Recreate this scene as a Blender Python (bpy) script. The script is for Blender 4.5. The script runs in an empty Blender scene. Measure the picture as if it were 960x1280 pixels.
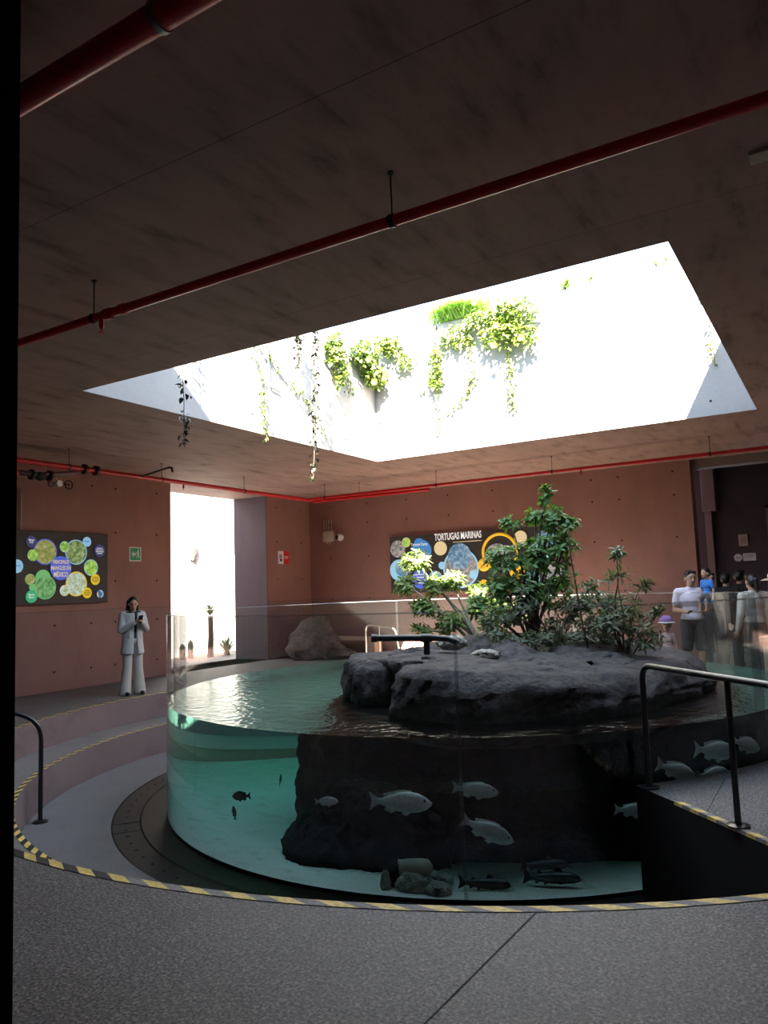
import bpy, bmesh, math, random
from mathutils import Vector, Matrix, noise, Quaternion
PI = math.pi
SC = bpy.context.scene
COL = SC.collection
V = Vector

# ---------------------------------------------------------------- helpers
def tag(o, label=None, cat=None, group=None, kind=None):
    if label: o['label'] = label
    if cat: o['category'] = cat
    if group: o['group'] = group
    if kind: o['kind'] = kind
    return o

def root(name, loc, label, cat, group=None, rz=0):
    o = bpy.data.objects.new(name, None); COL.objects.link(o)
    o.location = loc; o.rotation_euler = (0, 0, rz); o.empty_display_size = .1
    return tag(o, label, cat, group)

def wloc(o):
    l = V((0, 0, 0))
    while o: l = l + o.location; o = o.parent
    return l

def frame(d):
    d = V(d).normalized()
    a = V((0, 0, 1)) if abs(d.z) < .9 else V((1, 0, 0))
    u = d.cross(a).normalized(); w = d.cross(u).normalized()
    return u, w

class MB:
    def __init__(s): s.v = []; s.f = []; s.m = []; s.mi = 0
    def face(s, pts):
        i = len(s.v); s.v += [tuple(p) for p in pts]; s.f.append(tuple(range(i, i + len(pts)))); s.m.append(s.mi)
    def grid(s, rows, closed=False, capa=False, capb=False):
        n = len(rows[0]); b = len(s.v)
        for r in rows: s.v += [tuple(p) for p in r]
        for i in range(len(rows) - 1):
            for j in range(n if closed else n - 1):
                k = (j + 1) % n
                s.f.append((b + i*n + j, b + i*n + k, b + (i+1)*n + k, b + (i+1)*n + j)); s.m.append(s.mi)
        if capa: s.f.append(tuple(b + j for j in reversed(range(n)))); s.m.append(s.mi)
        if capb: s.f.append(tuple(b + (len(rows)-1)*n + j for j in range(n))); s.m.append(s.mi)
    def box(s, lo, hi, bev=0):
        x0, y0, z0 = lo; x1, y1, z1 = hi
        if bev <= 0:
            b = len(s.v)
            s.v += [(x0,y0,z0),(x1,y0,z0),(x1,y1,z0),(x0,y1,z0),(x0,y0,z1),(x1,y0,z1),(x1,y1,z1),(x0,y1,z1)]
            for f in ((0,3,2,1),(4,5,6,7),(0,1,5,4),(1,2,6,5),(2,3,7,6),(3,0,4,7)):
                s.f.append(tuple(b+i for i in f)); s.m.append(s.mi)
        else:
            bm = bmesh.new(); bmesh.ops.create_cube(bm, size=1)
            for q in bm.verts: q.co = V(((x0+x1)/2+q.co.x*(x1-x0), (y0+y1)/2+q.co.y*(y1-y0), (z0+z1)/2+q.co.z*(z1-z0)))
            bmesh.ops.bevel(bm, geom=bm.edges[:], offset=bev, segments=3, affect='EDGES', profile=.5)
            s.addbm(bm)
    def addbm(s, bm):
        b = len(s.v); bm.verts.index_update()
        s.v += [tuple(q.co) for q in bm.verts]
        for f in bm.faces: s.f.append(tuple(b + q.index for q in f.verts)); s.m.append(s.mi)
        bm.free()
    def tube(s, pts, r, n=10, caps=True):
        pts = [V(p) for p in pts]; rs = r if isinstance(r, (list, tuple)) else [r]*len(pts)
        u = None; rows = []
        for i, p in enumerate(pts):
            d = (pts[min(i+1, len(pts)-1)] - pts[max(i-1, 0)]).normalized()
            if u is None: u, w = frame(d)
            else:
                u = (u - d*u.dot(d)); u = u.normalized() if u.length > 1e-6 else frame(d)[0]
                w = d.cross(u)
            rows.append([p + (u*math.cos(a) + w*math.sin(a))*rs[i] for a in [2*PI*k/n for k in range(n)]])
        s.grid(rows, True, caps, caps)
    def cyl(s, a, b, r, n=16): s.tube([a, b], r, n)
    def ell(s, c, r, seg=16, rings=10, rot=None):
        c = V(c); rows = []
        for i in range(rings + 1):
            t = -PI/2 + PI*i/rings
            t = max(-PI/2 + .02, min(PI/2 - .02, t))
            row = []
            for k in range(seg):
                a = 2*PI*k/seg
                q = V((math.cos(a)*math.cos(t)*r[0], math.sin(a)*math.cos(t)*r[1], math.sin(t)*r[2]))
                if rot is not None: q = rot @ q
                row.append(c + q)
            rows.append(row)
        s.grid(rows, True, True, True)
    def cap(s, a, b, ra, rb, n=12):          # tapered capsule
        a = V(a); b = V(b); d = (b - a); L = d.length
        if L < 1e-5: s.ell(a, (ra, ra, ra)); return
        d /= L; u, w = frame(d); rows = []
        st = [(-1, .12), (-.8, .6), (-.5, .87), (0, 1)]
        prof = [(a + d*(h*ra), k*ra) for h, k in st] + [(b + d*(-h*rb), k*rb) for h, k in reversed(st)]
        for p, r in prof:
            rows.append([p + (u*math.cos(2*PI*k/n) + w*math.sin(2*PI*k/n))*r for k in range(n)])
        s.grid(rows, True, True, True)
    def ring(s, c, axis, R, r, n=28, m=8):
        c = V(c); u, w = frame(axis); ax = V(axis).normalized(); rows = []
        for i in range(n + 1):
            a = 2*PI*i/n; d = u*math.cos(a) + w*math.sin(a)
            rows.append([c + d*(R + r*math.cos(2*PI*k/m)) + ax*(r*math.sin(2*PI*k/m)) for k in range(m)])
        s.grid(rows, True)
    def disc(s, c, axis, r, h, n=40):
        ax = V(axis).normalized(); c = V(c); s.tube([c, c + ax*h], r, n)
    def build(s, name, mats, parent=None, smooth=False, base=None, remesh=0, sm=0, sharp=None):
        if parent is not None: off = wloc(parent)
        elif base == 'world': off = V((0, 0, 0))
        else:
            xs = [p[0] for p in s.v]; ys = [p[1] for p in s.v]; zs = [p[2] for p in s.v]
            off = V(((min(xs)+max(xs))/2, (min(ys)+max(ys))/2, min(zs)))
        me = bpy.data.meshes.new(name)
        me.from_pydata([tuple(V(p) - off) for p in s.v], [], s.f)
        if not isinstance(mats, (list, tuple)): mats = [mats]
        for m in mats: me.materials.append(m)
        for i, p in enumerate(me.polygons): p.material_index = min(s.m[i], len(mats)-1)
        me.update()
        bm = bmesh.new(); bm.from_mesh(me); bmesh.ops.recalc_face_normals(bm, faces=bm.faces); bm.to_mesh(me); bm.free()
        if remesh:
            t = bpy.data.objects.new('tmp', me); COL.objects.link(t)
            r = t.modifiers.new('r', 'REMESH'); r.mode = 'VOXEL'; r.voxel_size = remesh
            if sm: q = t.modifiers.new('s', 'SMOOTH'); q.iterations = sm; q.factor = .5
            dg = bpy.context.evaluated_depsgraph_get(); dg.update()
            m2 = bpy.data.meshes.new_from_object(t.evaluated_get(dg)); bpy.data.objects.remove(t)
            bpy.data.meshes.remove(me); me = m2; me.name = name
            me.materials.clear()
            for m in mats: me.materials.append(m)
        if smooth:
            me.polygons.foreach_set('use_smooth', [True]*len(me.polygons))
            if sharp: 
                me.set_sharp_from_angle(angle=sharp)
        o = bpy.data.objects.new(name, me); COL.objects.link(o)
        if parent is not None: o.parent = parent
        else: o.location = off
        return o

def copy_tree(o, parent=None):
    c = o.copy(); COL.objects.link(c)
    if parent is not None: c.parent = parent
    for ch in list(o.children): copy_tree(ch, c)
    return c

def text(s, size, mat, parent, origin, xdir, ydir, name='lettering', extrude=.002, bold=0, align='CENTER', sx=1, spacing=1):
    cu = bpy.data.curves.new('t', 'FONT'); cu.body = s; cu.size = size; cu.extrude = extrude; cu.offset = bold
    cu.align_x = align; cu.align_y = 'CENTER'; cu.space_line = .95; cu.space_character = spacing; cu.resolution_u = 3
    t = bpy.data.objects.new('t', cu); COL.objects.link(t)
    dg = bpy.context.evaluated_depsgraph_get(); dg.update()
    me = bpy.data.meshes.new_from_object(t.evaluated_get(dg)); bpy.data.objects.remove(t)
    x = V(xdir).normalized(); y = V(ydir).normalized(); z = x.cross(y)
    off = V(origin) - wloc(parent)
    for q in me.vertices:
        c = q.co.copy(); q.co = off + x*(c.x*sx) + y*c.y + z*c.z
    me.materials.clear(); me.materials.append(mat); me.name = name
    o = bpy.data.objects.new(name, me); COL.objects.link(o); o.parent = parent
    return o

# ---------------------------------------------------------------- materials
class NT:
    def __init__(s, name):
        s.m = bpy.data.materials.new(name); s.m.use_nodes = True
        s.t = s.m.node_tree; s.t.nodes.clear()
        s.out = s.n('ShaderNodeOutputMaterial')
    def n(s, typ, **kw):
        x = s.t.nodes.new(typ)
        for k, v in kw.items(): setattr(x, k, v)
        return x
    def l(s, a, b): s.t.links.new(a, b)
    def coord(s): return s.n('ShaderNodeTexCoord').outputs['Object']
    def pos(s): return s.n('ShaderNodeNewGeometry').outputs['Position']
    def mapping(s, v, scale=(1,1,1), rot=(0,0,0)):
        m = s.n('ShaderNodeMapping'); m.inputs['Scale'].default_value = scale; m.inputs['Rotation'].default_value = rot
        s.l(v, m.inputs['Vector']); return m.outputs[0]
    def noise(s, v, scale, detail=4, rough=.55):
        x = s.n('ShaderNodeTexNoise'); x.inputs['Scale'].default_value = scale; x.inputs['Detail'].default_value = detail
        x.inputs['Roughness'].default_value = rough; s.l(v, x.inputs['Vector']); return x.outputs['Fac']
    def voro(s, v, scale):
        x = s.n('ShaderNodeTexVoronoi'); x.inputs['Scale'].default_value = scale; s.l(v, x.inputs['Vector']); return x
    def ramp(s, f, stops):
        x = s.n('ShaderNodeValToRGB'); e = x.color_ramp.elements
        while len(e) < len(stops): e.new(.5)
        for i, (p, c) in enumerate(stops):
            e[i].position = p; e[i].color = (c[0], c[1], c[2], 1) if isinstance(c, (tuple, list)) else (c, c, c, 1)
        s.l(f, x.inputs[0]); return x.outputs[0]
    def mix(s, f, a, b, mode='MIX'):
        x = s.n('ShaderNodeMix', data_type='RGBA', blend_type=mode)
        for v, i in ((f, 0), (a, 6), (b, 7)):
            if isinstance(v, (int, float)): x.inputs[i].default_value = v
            elif isinstance(v, (tuple, list)): x.inputs[i].default_value = (v[0], v[1], v[2], 1)
            else: s.l(v, x.inputs[i])
        return x.outputs[2]
    def math(s, op, a, b=0, c=0):
        x = s.n('ShaderNodeMath', operation=op)
        for i, v in enumerate((a, b, c)):
            if isinstance(v, (int, float)): x.inputs[i].default_value = v
            else: s.l(v, x.inputs[i])
        return x.outputs[0]
    def bump(s, h, strength=.3, dist=.01):
        x = s.n('ShaderNodeBump'); x.inputs['Strength'].default_value = strength; x.inputs['Distance'].default_value = dist
        s.l(h, x.inputs['Height']); return x.outputs[0]
    def pbr(s, col, rough=.6, metal=0, normal=None, spec=.5, **kw):
        b = s.n('ShaderNodeBsdfPrincipled')
        if isinstance(col, (tuple, list)): b.inputs['Base Color'].default_value = (col[0], col[1], col[2], 1)
        else: s.l(col, b.inputs['Base Color'])
        if isinstance(rough, (int, float)): b.inputs['Roughness'].default_value = rough
        else: s.l(rough, b.inputs['Roughness'])
        b.inputs['Metallic'].default_value = metal; b.inputs['Specular IOR Level'].default_value = spec
        if normal is not None: s.l(normal, b.inputs['Normal'])
        for k, v in kw.items(): b.inputs[k].default_value = v
        s.l(b.outputs[0], s.out.inputs[0]); return b

def simple(name, col, rough=.6, metal=0, var=.12, scale=9, bump=0, spec=.5):
    t = NT(name); c = t.coord(); f = t.noise(c, scale, 3)
    k = t.ramp(f, [(.3, tuple(x*(1-var) for x in col)), (.7, tuple(min(1, x*(1+var)) for x in col))])
    nb = t.bump(t.noise(c, scale*6, 2), bump, .005) if bump else None
    t.pbr(k, rough, metal, nb, spec); return t.m

def concrete(name, col, low=None, stain=.5, along=(1,1,1), zsplit=1.46, rough=.75, dark=.55):
    t = NT(name); p = t.pos()
    big = t.noise(p, .7, 5, .6); mid = t.noise(t.mapping(p, along), 2.2, 6, .62); fine = t.noise(p, 38, 3)
    base = col
    if low:
        sep = t.n('ShaderNodeSeparateXYZ'); t.l(p, sep.inputs[0])
        wob = t.math('ADD', sep.outputs[2], t.math('MULTIPLY', t.noise(p, 1.5, 2), .04))
        k = t.math('GREATER_THAN', wob, zsplit + .02)
        base = t.mix(k, low, col)
    c = t.mix(t.ramp(big, [(.3, 0.0), (.72, 1.0)]), base, t.mix(1, base, (.80, .80, .82), 'MULTIPLY'))
    st = t.ramp(mid, [(.48, 0.0), (.60, stain*.35), (.66, stain*.8), (.74, stain)])
    c = t.mix(st, c, t.mix(1, c, (dark, dark*.97, dark*.97), 'MULTIPLY'))
    c = t.mix(t.ramp(fine, [(.35, .22), (.6, 0.0)]), c, t.mix(1, c, (.75, .75, .75), 'MULTIPLY'))
    if low:
        ln = t.math('LESS_THAN', t.math('ABSOLUTE', t.math('SUBTRACT', wob, zsplit + .02)), .008)
        c = t.mix(t.math('MULTIPLY', ln, .5), c, t.mix(1, c, (.5, .5, .5), 'MULTIPLY'))
    t.pbr(c, rough, 0, t.bump(t.math('ADD', t.math('MULTIPLY', mid, .6), t.math('MULTIPLY', fine, .25)), .35, .01), .35)
    return t.m

M = {}
M['wall'] = concrete('pink_concrete', (.41, .212, .168), low=(.345, .195, .17), stain=.35, along=(1, 1, .35))
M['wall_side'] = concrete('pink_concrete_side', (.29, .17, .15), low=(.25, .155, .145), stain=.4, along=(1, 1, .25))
M['ceil'] = concrete('ceiling_concrete', (.47, .315, .26), stain=.9, along=(2.2, .6, 1), dark=.42)
M['shaft'] = concrete('pale_concrete', (.40, .39, .385), stain=.25, along=(1, 1, .4))
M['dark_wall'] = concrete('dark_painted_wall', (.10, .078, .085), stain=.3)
M['black'] = simple('matte_black', (.008, .006, .006), .8, spec=.15)  # near-black matte colour of the entrance wall and panel backings
M['pit_wall'] = concrete('step_concrete', (.235, .172, .175), stain=.5, along=(.6, .6, 1))
M['black_wall'] = concrete('black_concrete', (.020, .018, .018), stain=.4)  # near-black concrete for the pit end faces and floor edge at the tank
M['tie'] = simple('tie_hole', (.03, .02, .018), .9)
M['beam'] = concrete('beam_concrete', (.30, .23, .20), stain=.3)

def terrazzo(name, base, dk, lt, sc=90):
    t = NT(name); p = t.pos()
    a = t.noise(p, sc, 2, .6); b = t.voro(p, sc*1.7); big = t.noise(p, 1.1, 4, .6)
    c = t.mix(t.ramp(a, [(.36, 1.0), (.5, 0.0)]), base, dk)
    c = t.mix(t.ramp(a, [(.56, 0.0), (.70, 1.0)]), c, lt)
    sel = t.n('ShaderNodeSeparateColor'); t.l(b.outputs['Color'], sel.inputs[0])
    c = t.mix(t.math('MULTIPLY', t.math('GREATER_THAN', sel.outputs[0], .88), .6), c, tuple(min(1, x*1.35) for x in lt))
    c = t.mix(t.ramp(big, [(.35, .35), (.62, 0.0)]), c, t.mix(1, c, (.62, .60, .60), 'MULTIPLY'))
    t.pbr(c, .62, 0, t.bump(a, .35, .004), .4); return t.m
M['floor'] = terrazzo('exposed_aggregate', (.134, .121, .121), (.034, .030, .030), (.262, .24, .238), 62)
M['pit_floor'] = terrazzo('smooth_grey_floor', (.205, .195, .205), (.165, .157, .165), (.25, .24, .25), 130)
M['tread'] = terrazzo('tread_grey', (.225, .21, .215), (.175, .162, .165), (.27, .25, .25), 130)
M['drain'] = concrete('wet_dark_stone', (.040, .034, .031), stain=.6, rough=.65)
M['groove'] = simple('groove', (.012, .011, .011), .9)
M['yellow'] = simple('tape_yellow', (.78, .56, .16), .6, var=.25, scale=30)
M['tblack'] = simple('tape_black', (.02, .02, .02), .6)
M['tgrey'] = simple('tape_worn', (.27, .25, .24), .8, var=.25, scale=40)
M['red'] = simple('red_pipe', (.60, .017, .02), .30, var=.15, scale=4)
M['darkmetal'] = simple('dark_metal', (.03, .025, .025), .5, .6)
M['galv'] = simple('galvanised', (.30, .29, .28), .45, .7)
M['rail'] = simple('black_rail', (.012, .012, .013), .30, 0, spec=.6)
M['steel'] = simple('brushed_steel', (.72, .70, .66), .28, .9)
M['beige'] = simple('beige_plastic', (.55, .48, .38), .5)
M['white'] = simple('white_plastic', (.78, .76, .73), .4)
M['sand'] = None
t = NT('white_sand'); p = t.pos(); a = t.noise(p, 160, 2); b = t.noise(p, 5, 5)
c = t.mix(t.ramp(a, [(.35, .0), (.6, 1.0)]), (.46, .44, .39), (.90, .88, .80))
c = t.mix(t.ramp(b, [(.55, 0.0), (.75, .5)]), c, (.36, .34, .27))
t.pbr(c, .9, 0, t.bump(t.math('ADD', b, t.math('MULTIPLY', a, .2)), .5, .02), .2); M['sand'] = t.m

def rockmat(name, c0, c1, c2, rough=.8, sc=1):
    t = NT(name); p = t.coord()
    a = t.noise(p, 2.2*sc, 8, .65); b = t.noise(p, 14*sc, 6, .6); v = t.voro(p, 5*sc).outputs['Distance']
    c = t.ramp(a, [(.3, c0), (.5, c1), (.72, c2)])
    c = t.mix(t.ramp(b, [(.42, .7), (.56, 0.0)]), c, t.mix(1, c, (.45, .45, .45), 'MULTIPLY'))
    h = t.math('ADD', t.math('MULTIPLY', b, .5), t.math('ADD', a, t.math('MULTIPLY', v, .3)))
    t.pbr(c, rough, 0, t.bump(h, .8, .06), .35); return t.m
M['rock'] = rockmat('island_rock', (.034, .029, .031), (.066, .057, .060), (.115, .10, .10))
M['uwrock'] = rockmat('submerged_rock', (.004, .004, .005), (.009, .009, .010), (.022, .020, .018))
M['boulder'] = rockmat('boulder_rock', (.07, .052, .046), (.12, .09, .08), (.18, .145, .13))
M['grit'] = rockmat('coral_stone', (.30, .30, .25), (.60, .60, .50), (.9, .9, .8), sc=5)
M['pale_rock'] = rockmat('pale_stone', (.36, .33, .28), (.56, .52, .45), (.75, .7, .62), sc=4)

def leafmat(name, c0, c1, tr=.35):
    t = NT(name); p = t.coord(); f = t.noise(p, 7, 3); oi = t.n('ShaderNodeNewGeometry')
    c = t.mix(oi.outputs['Random Per Island'], c0, c1)
    b = t.pbr(c, .42, 0, None, .5)
    tl = t.n('ShaderNodeBsdfTranslucent'); t.l(t.mix(1, c, (1.0, 1.1, .55), 'MULTIPLY'), tl.inputs[0])
    mx = t.n('ShaderNodeMixShader'); mx.inputs[0].default_value = tr
    t.l(b.outputs[0], mx.inputs[1]); t.l(tl.outputs[0], mx.inputs[2]); t.l(mx.outputs[0], t.out.inputs[0])
    return t.m
M['leaf_light'] = leafmat('leaf_light', (.12, .20, .045), (.24, .32, .11))
M['leaf_dark'] = leafmat('leaf_dark', (.05, .14, .035), (.15, .30, .08))
M['leaf_grey'] = leafmat('leaf_grey', (.07, .11, .06), (.20, .24, .15))
M['leaf_vine'] = leafmat('leaf_vine', (.09, .16, .03), (.24, .30, .07))
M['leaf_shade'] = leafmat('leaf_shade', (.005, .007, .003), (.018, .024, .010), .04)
M['grass'] = leafmat('grass_blades', (.22, .42, .08), (.45, .62, .20))
M['agave'] = leafmat('agave_leaf', (.13, .18, .12), (.26, .30, .20), .1)
M['bark'] = simple('bark_brown', (.09, .065, .05), .85)
M['bark_pale'] = simple('bark_pale', (.46, .40, .32), .8)
M['petal'] = simple('yellow_petal', (.85, .55, .03), .6)

# acrylic: thin clear sheet, reflection rising at grazing angles
def clear(name, tint, refl=1.0, haze=0.0, hazecol=(.8, .8, .8), bumpn=None):
    t = NT(name)
    lw = t.n('ShaderNodeLayerWeight'); lw.inputs[0].default_value = .5
    p5 = t.math('POWER', lw.outputs['Facing'], 5)
    f = t.math('MULTIPLY', t.math('ADD', t.math('MULTIPLY', p5, .96), .04), refl)
    tr = t.n('ShaderNodeBsdfTransparent'); tr.inputs[0].default_value = (*tint, 1)
    gl = t.n('ShaderNodeBsdfGlossy'); gl.inputs['Roughness'].default_value = .02
    a = tr.outputs[0]
    if haze:
        df = t.n('ShaderNodeBsdfDiffuse'); df.inputs[0].default_value = (*hazecol, 1)
        mh = t.n('ShaderNodeMixShader'); mh.inputs[0].default_value = haze
        t.l(a, mh.inputs[1]); t.l(df.outputs[0], mh.inputs[2]); a = mh.outputs[0]
    mx = t.n('ShaderNodeMixShader'); t.l(f, mx.inputs[0]); t.l(a, mx.inputs[1]); t.l(gl.outputs[0], mx.inputs[2])
    if bumpn: t.l(bumpn(t), gl.inputs['Normal']); t.l(bumpn(t), lw.inputs['Normal'])
    t.l(mx.outputs[0], t.out.inputs[0]); return t
M['acrylic'] = clear('clear_acrylic', (.965, .975, .97), .85, .004).m
M['joint'] = clear('acrylic_joint', (.80, .83, .84), 1, .02).m
M['rim'] = clear('acrylic_rim', (.80, .84, .83), 1.0, .10, (.8, .85, .84)).m
def waves(t):
    p = t.pos(); n = t.noise(t.mapping(p, (1, 1.0, 1)), 7, 3, .6); return t.bump(n, .5, .06)
def watervol(t):
    va = t.n('ShaderNodeVolumeAbsorption'); va.inputs[0].default_value = (.26, .85, .74, 1); va.inputs[1].default_value = .40
    t.l(va.outputs[0], t.out.inputs['Volume'])
for nm, bp in (('water_top', True), ('water_side', False)):
    tw = NT(nm); q = tw.n('ShaderNodeBsdfGlass'); q.inputs['IOR'].default_value = 1.34; q.inputs['Roughness'].default_value = 0
    q.inputs[0].default_value = (.80, .81, .81, 1) if bp else (1, 1, 1, 1)
    if bp: tw.l(waves(tw), q.inputs['Normal'])
    tw.l(q.outputs[0], tw.out.inputs[0]); watervol(tw); M[nm] = tw.m

M['fish'] = simple('silver_fish', (.86, .90, .84), .38, .15, var=.15, scale=14)
M['fin'] = simple('silver_fin', (.78, .86, .80), .5, .0, var=.15, scale=20)
M['catfish'] = simple('dark_fish', (.035, .034, .036), .4, var=.3, scale=10)
M['catbelly'] = simple('olive_flank', (.10, .097, .075), .45, var=.3, scale=10)
M['eye'] = simple('eye_black', (.01, .01, .01), .15)
M['skin'] = simple('skin_tan', (.50, .29, .19), .55, var=.05)
M['skin2'] = simple('skin_brown', (.42, .24, .16), .55, var=.05)
M['hair'] = simple('black_hair', (.010, .008, .008), .45, var=.3, scale=30)
M['suit'] = simple('white_suit', (.50, .51, .52), .8, var=.05, scale=4)
M['suit_pale'] = simple('white_trousers', (.50, .49, .455), .8, var=.05, scale=4)
M['navy'] = simple('navy_top', (.012, .014, .030), .8)
M['shoe'] = simple('black_shoe', (.015, .014, .014), .4)
M['lilac'] = simple('lilac_shirt', (.66, .58, .66), .8)
M['blueshirt'] = simple('blue_shirt', (.05, .20, .58), .8)
M['shorts'] = simple('charcoal_shorts', (.035, .033, .036), .8)
M['purple'] = simple('purple_cloth', (.36, .18, .48), .8)
M['pinkcloth'] = simple('pink_cloth', (.62, .40, .40), .8)
M['creamcloth'] = simple('cream_cloth', (.62, .56, .50), .85)
M['blackcloth'] = simple('black_cloth', (.014, .013, .015), .85)
M['straw'] = simple('straw_hat', (.66, .50, .38), .8, var=.15, scale=40)
M['lip'] = simple('lip', (.33, .12, .10), .5)
M['phone'] = simple('black_phone', (.01, .01, .012), .2)
M['cream'] = simple('cream_bench', (.56, .46, .36), .75, bump=.2)
M['wood'] = simple('pale_bench', (.50, .36, .26), .7, bump=.2)
M['panel'] = simple('charcoal_panel', (.050, .044, .042), .55)
def flat(name, c): M[name] = simple(name, c, .5, var=.03)
flat('royal', (.09, .16, .80)); flat('indigo', (.05, .06, .21)); flat('sky', (.34, .72, .98)); flat('greenp', (.05, .52, .24))
flat('gold', (.92, .68, .02)); flat('gold_text', (.80, .68, .40)); flat('textw', (.85, .85, .85)); flat('greenring', (.20, .60, .22))
flat('blueback', (.06, .28, .66)); flat('aqua', (.32, .66, .90)); flat('orange', (.95, .52, .03)); flat('exitgreen', (.03, .42, .17))
flat('signred', (.80, .03, .03)); flat('greytext', (.35, .35, .36)); flat('coat', (.16, .10, .09)); flat('globe_blue', (.06, .16, .34))
def photo(name, cols, sc=8):
    t = NT(name); p = t.coord(); n = t.noise(p, sc, 6, .7)
    k = [(.28 + .46*i/(len(cols)-1), c) for i, c in enumerate(cols)]
    t.pbr(t.ramp(n, k), .5); M[name] = t.m
photo('pic_mangrove', [(.06,.13,.02), (.26,.36,.06), (.52,.46,.20), (.55,.78,.90)], 11)
photo('pic_forest', [(.02,.06,.015), (.12,.25,.06), (.40,.52,.22), (.70,.75,.62)], 11)
photo('pic_green', [(.03,.13,.03), (.10,.36,.11), (.26,.56,.22), (.45,.7,.38)], 11)
photo('pic_water', [(.14,.28,.06), (.46,.60,.26), (.70,.84,.92), (.9,.95,.98)], 11)
photo('pic_leaf', [(.05,.24,.03), (.24,.58,.08), (.58,.85,.18), (.72,.9,.4)], 11)
photo('pic_sea', [(.03,.08,.17), (.09,.22,.38), (.28,.44,.58), (.7,.78,.8)], 11)
photo('pic_turtle', [(.04,.08,.13), (.16,.18,.20), (.46,.44,.40), (.8,.78,.72)], 11)

# both information panels are backlit light boxes
M['lit_text'] = simple('lit_text', (.85, .85, .85), .5, var=.03)
for k in ('pic_mangrove', 'pic_forest', 'pic_green', 'pic_water', 'pic_leaf', 'pic_sea', 'pic_turtle', 'royal', 'indigo', 'sky', 'greenp', 'gold', 'gold_text', 'greenring', 'blueback', 'aqua', 'orange', 'globe_blue', 'lit_text'):
    nt_ = M[k].node_tree; b_ = [q for q in nt_.nodes if q.type == 'BSDF_PRINCIPLED'][0]
    nt_.links.new(b_.inputs['Base Color'].links[0].from_socket, b_.inputs['Emission Color']); b_.inputs['Emission Strength'].default_value = .05

# ---------------------------------------------------------------- sizes of the place
S = 3.38; HC = 4.17; RA = 5.99; RB = 5.35; H1 = -.405; R = 3.82; HR = 1.457; HW = .434; HB = -.84
XL = -8.3; YB = 7.7
def ST(o): o['kind'] = 'structure'; return o

A0 = -PI*14/9; SP = -PI/4 - A0
# floor: upper level, cut away around the tank from -45 degrees round to the far side
mb = MB()
def outer(a, x0=-9.45, x1=10.4, y0=-12.4, y1=10.6):
    c, s_ = math.cos(a), math.sin(a); t = 1e9
    if c > 1e-9: t = min(t, x1/c)
    if c < -1e-9: t = min(t, x0/c)
    if s_ > 1e-9: t = min(t, y1/s_)
    if s_ < -1e-9: t = min(t, y0/s_)
    return t
corners = [math.atan2(y, x) for x, y in ((-9.45,-12.4),(10.4,-12.4),(10.4,10.6),(-9.45,10.6))]
N = 288
angs = sorted([A0 + 2*PI*i/N for i in range(N+1)])
def norm(a):
    while a < A0: a += 2*PI
    while a > A0 + 2*PI: a -= 2*PI
    return a
angs = sorted(angs + [norm(c) for c in corners])
prev = None
for i in range(len(angs)-1):
    a, b = angs[i], angs[i+1]
    if b - a < 1e-7: continue
    mid = (a+b)/2
    r = RA if mid < -PI/4 else R + .012
    P = lambda a, r, z: (r*math.cos(a), r*math.sin(a), z)
    mb.mi = 0
    mb.face([P(a, r, 0), P(a, outer(a), 0), P(b, outer(b), 0), P(b, r, 0)])
    mb.face([P(a, outer(a), -.95), P(a, r, -.95), P(b, r, -.95), P(b, outer(b), -.95)])
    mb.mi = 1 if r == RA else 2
    zl = -.95
    mb.face([P(a, r, zl), P(a, r, 0), P(b, r, 0), P(b, r, zl)])
for a in (-PI/4, A0):                      # the straight radial faces where the pit ends
    mb.mi = 2
    mb.face([P(a, R+.012, -.95), P(a, RA, -.95), P(a, RA, 0), P(a, R+.012, 0)])
# floor joint
mb.mi = 3
def strip(a, b, w, z=.002):
    a = V(a); b = V(b); d = (b-a).normalized(); n = V((-d.y, d.x, 0))*w/2
    mb.face([(p.x, p.y, z) for p in (a-n, b-n, b+n, a+n)])
strip((2.83, -5.32, 0), (2.70, -9.5, 0), .007); strip((3.32, -2.2, 0), (3.33, -3.42, 0), .006)
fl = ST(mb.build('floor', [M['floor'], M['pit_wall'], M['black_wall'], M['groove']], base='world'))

# the step inside the pit and the pit floor
mb = MB(); n = 200
for i in range(n):
    a = A0 + SP*i/n; b = a + SP/n
    mb.mi = 0; mb.face([P(a, RB, H1), P(a, RA, H1), P(b, RA, H1), P(b, RB, H1)])
    mb.mi = 1; mb.face([P(a, RB, HB), P(a, RB, H1), P(b, RB, H1), P(b, RB, HB)])
ST(mb.build('trim_1', [M['tread'], M['pit_wall']], base='world'))
mb = MB()
for i in range(n):
    a = A0 + SP*i/n; b = a + SP/n
    mb.mi = 0; mb.face([P(a, 4.42, HB), P(a, RB, HB), P(b, RB, HB), P(b, 4.42, HB)])
    mb.mi = 2; mb.face([P(a, 4.42, HB-.012), P(a, 4.42, HB), P(b, 4.42, HB), P(b, 4.42, HB-.012)])
    mb.mi = 1; mb.face([P(a, R-.2, HB-.03), P(a, 4.10, HB-.004), P(b, 4.10, HB-.004), P(b, R-.2, HB-.03)])
    mb.face([P(a, 4.12, HB-.004), P(a, 4.405, HB-.004), P(b, 4.405, HB-.004), P(b, 4.12, HB-.004)])
    mb.mi = 2; mb.face([P(a, 4.10, HB-.012), P(a, 4.12, HB-.012), P(b, 4.12, HB-.012), P(b, 4.10, HB-.012)])
    mb.face([P(a, 4.405, HB-.012), P(a, 4.42, HB-.012), P(b, 4.42, HB-.012), P(b, 4.405, HB-.012)])
mb.mi = 1; mb.disc((0, 0, HB-.10), (0, 0, 1), 6.1, .05, 96)
mb.mi = 2
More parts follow.
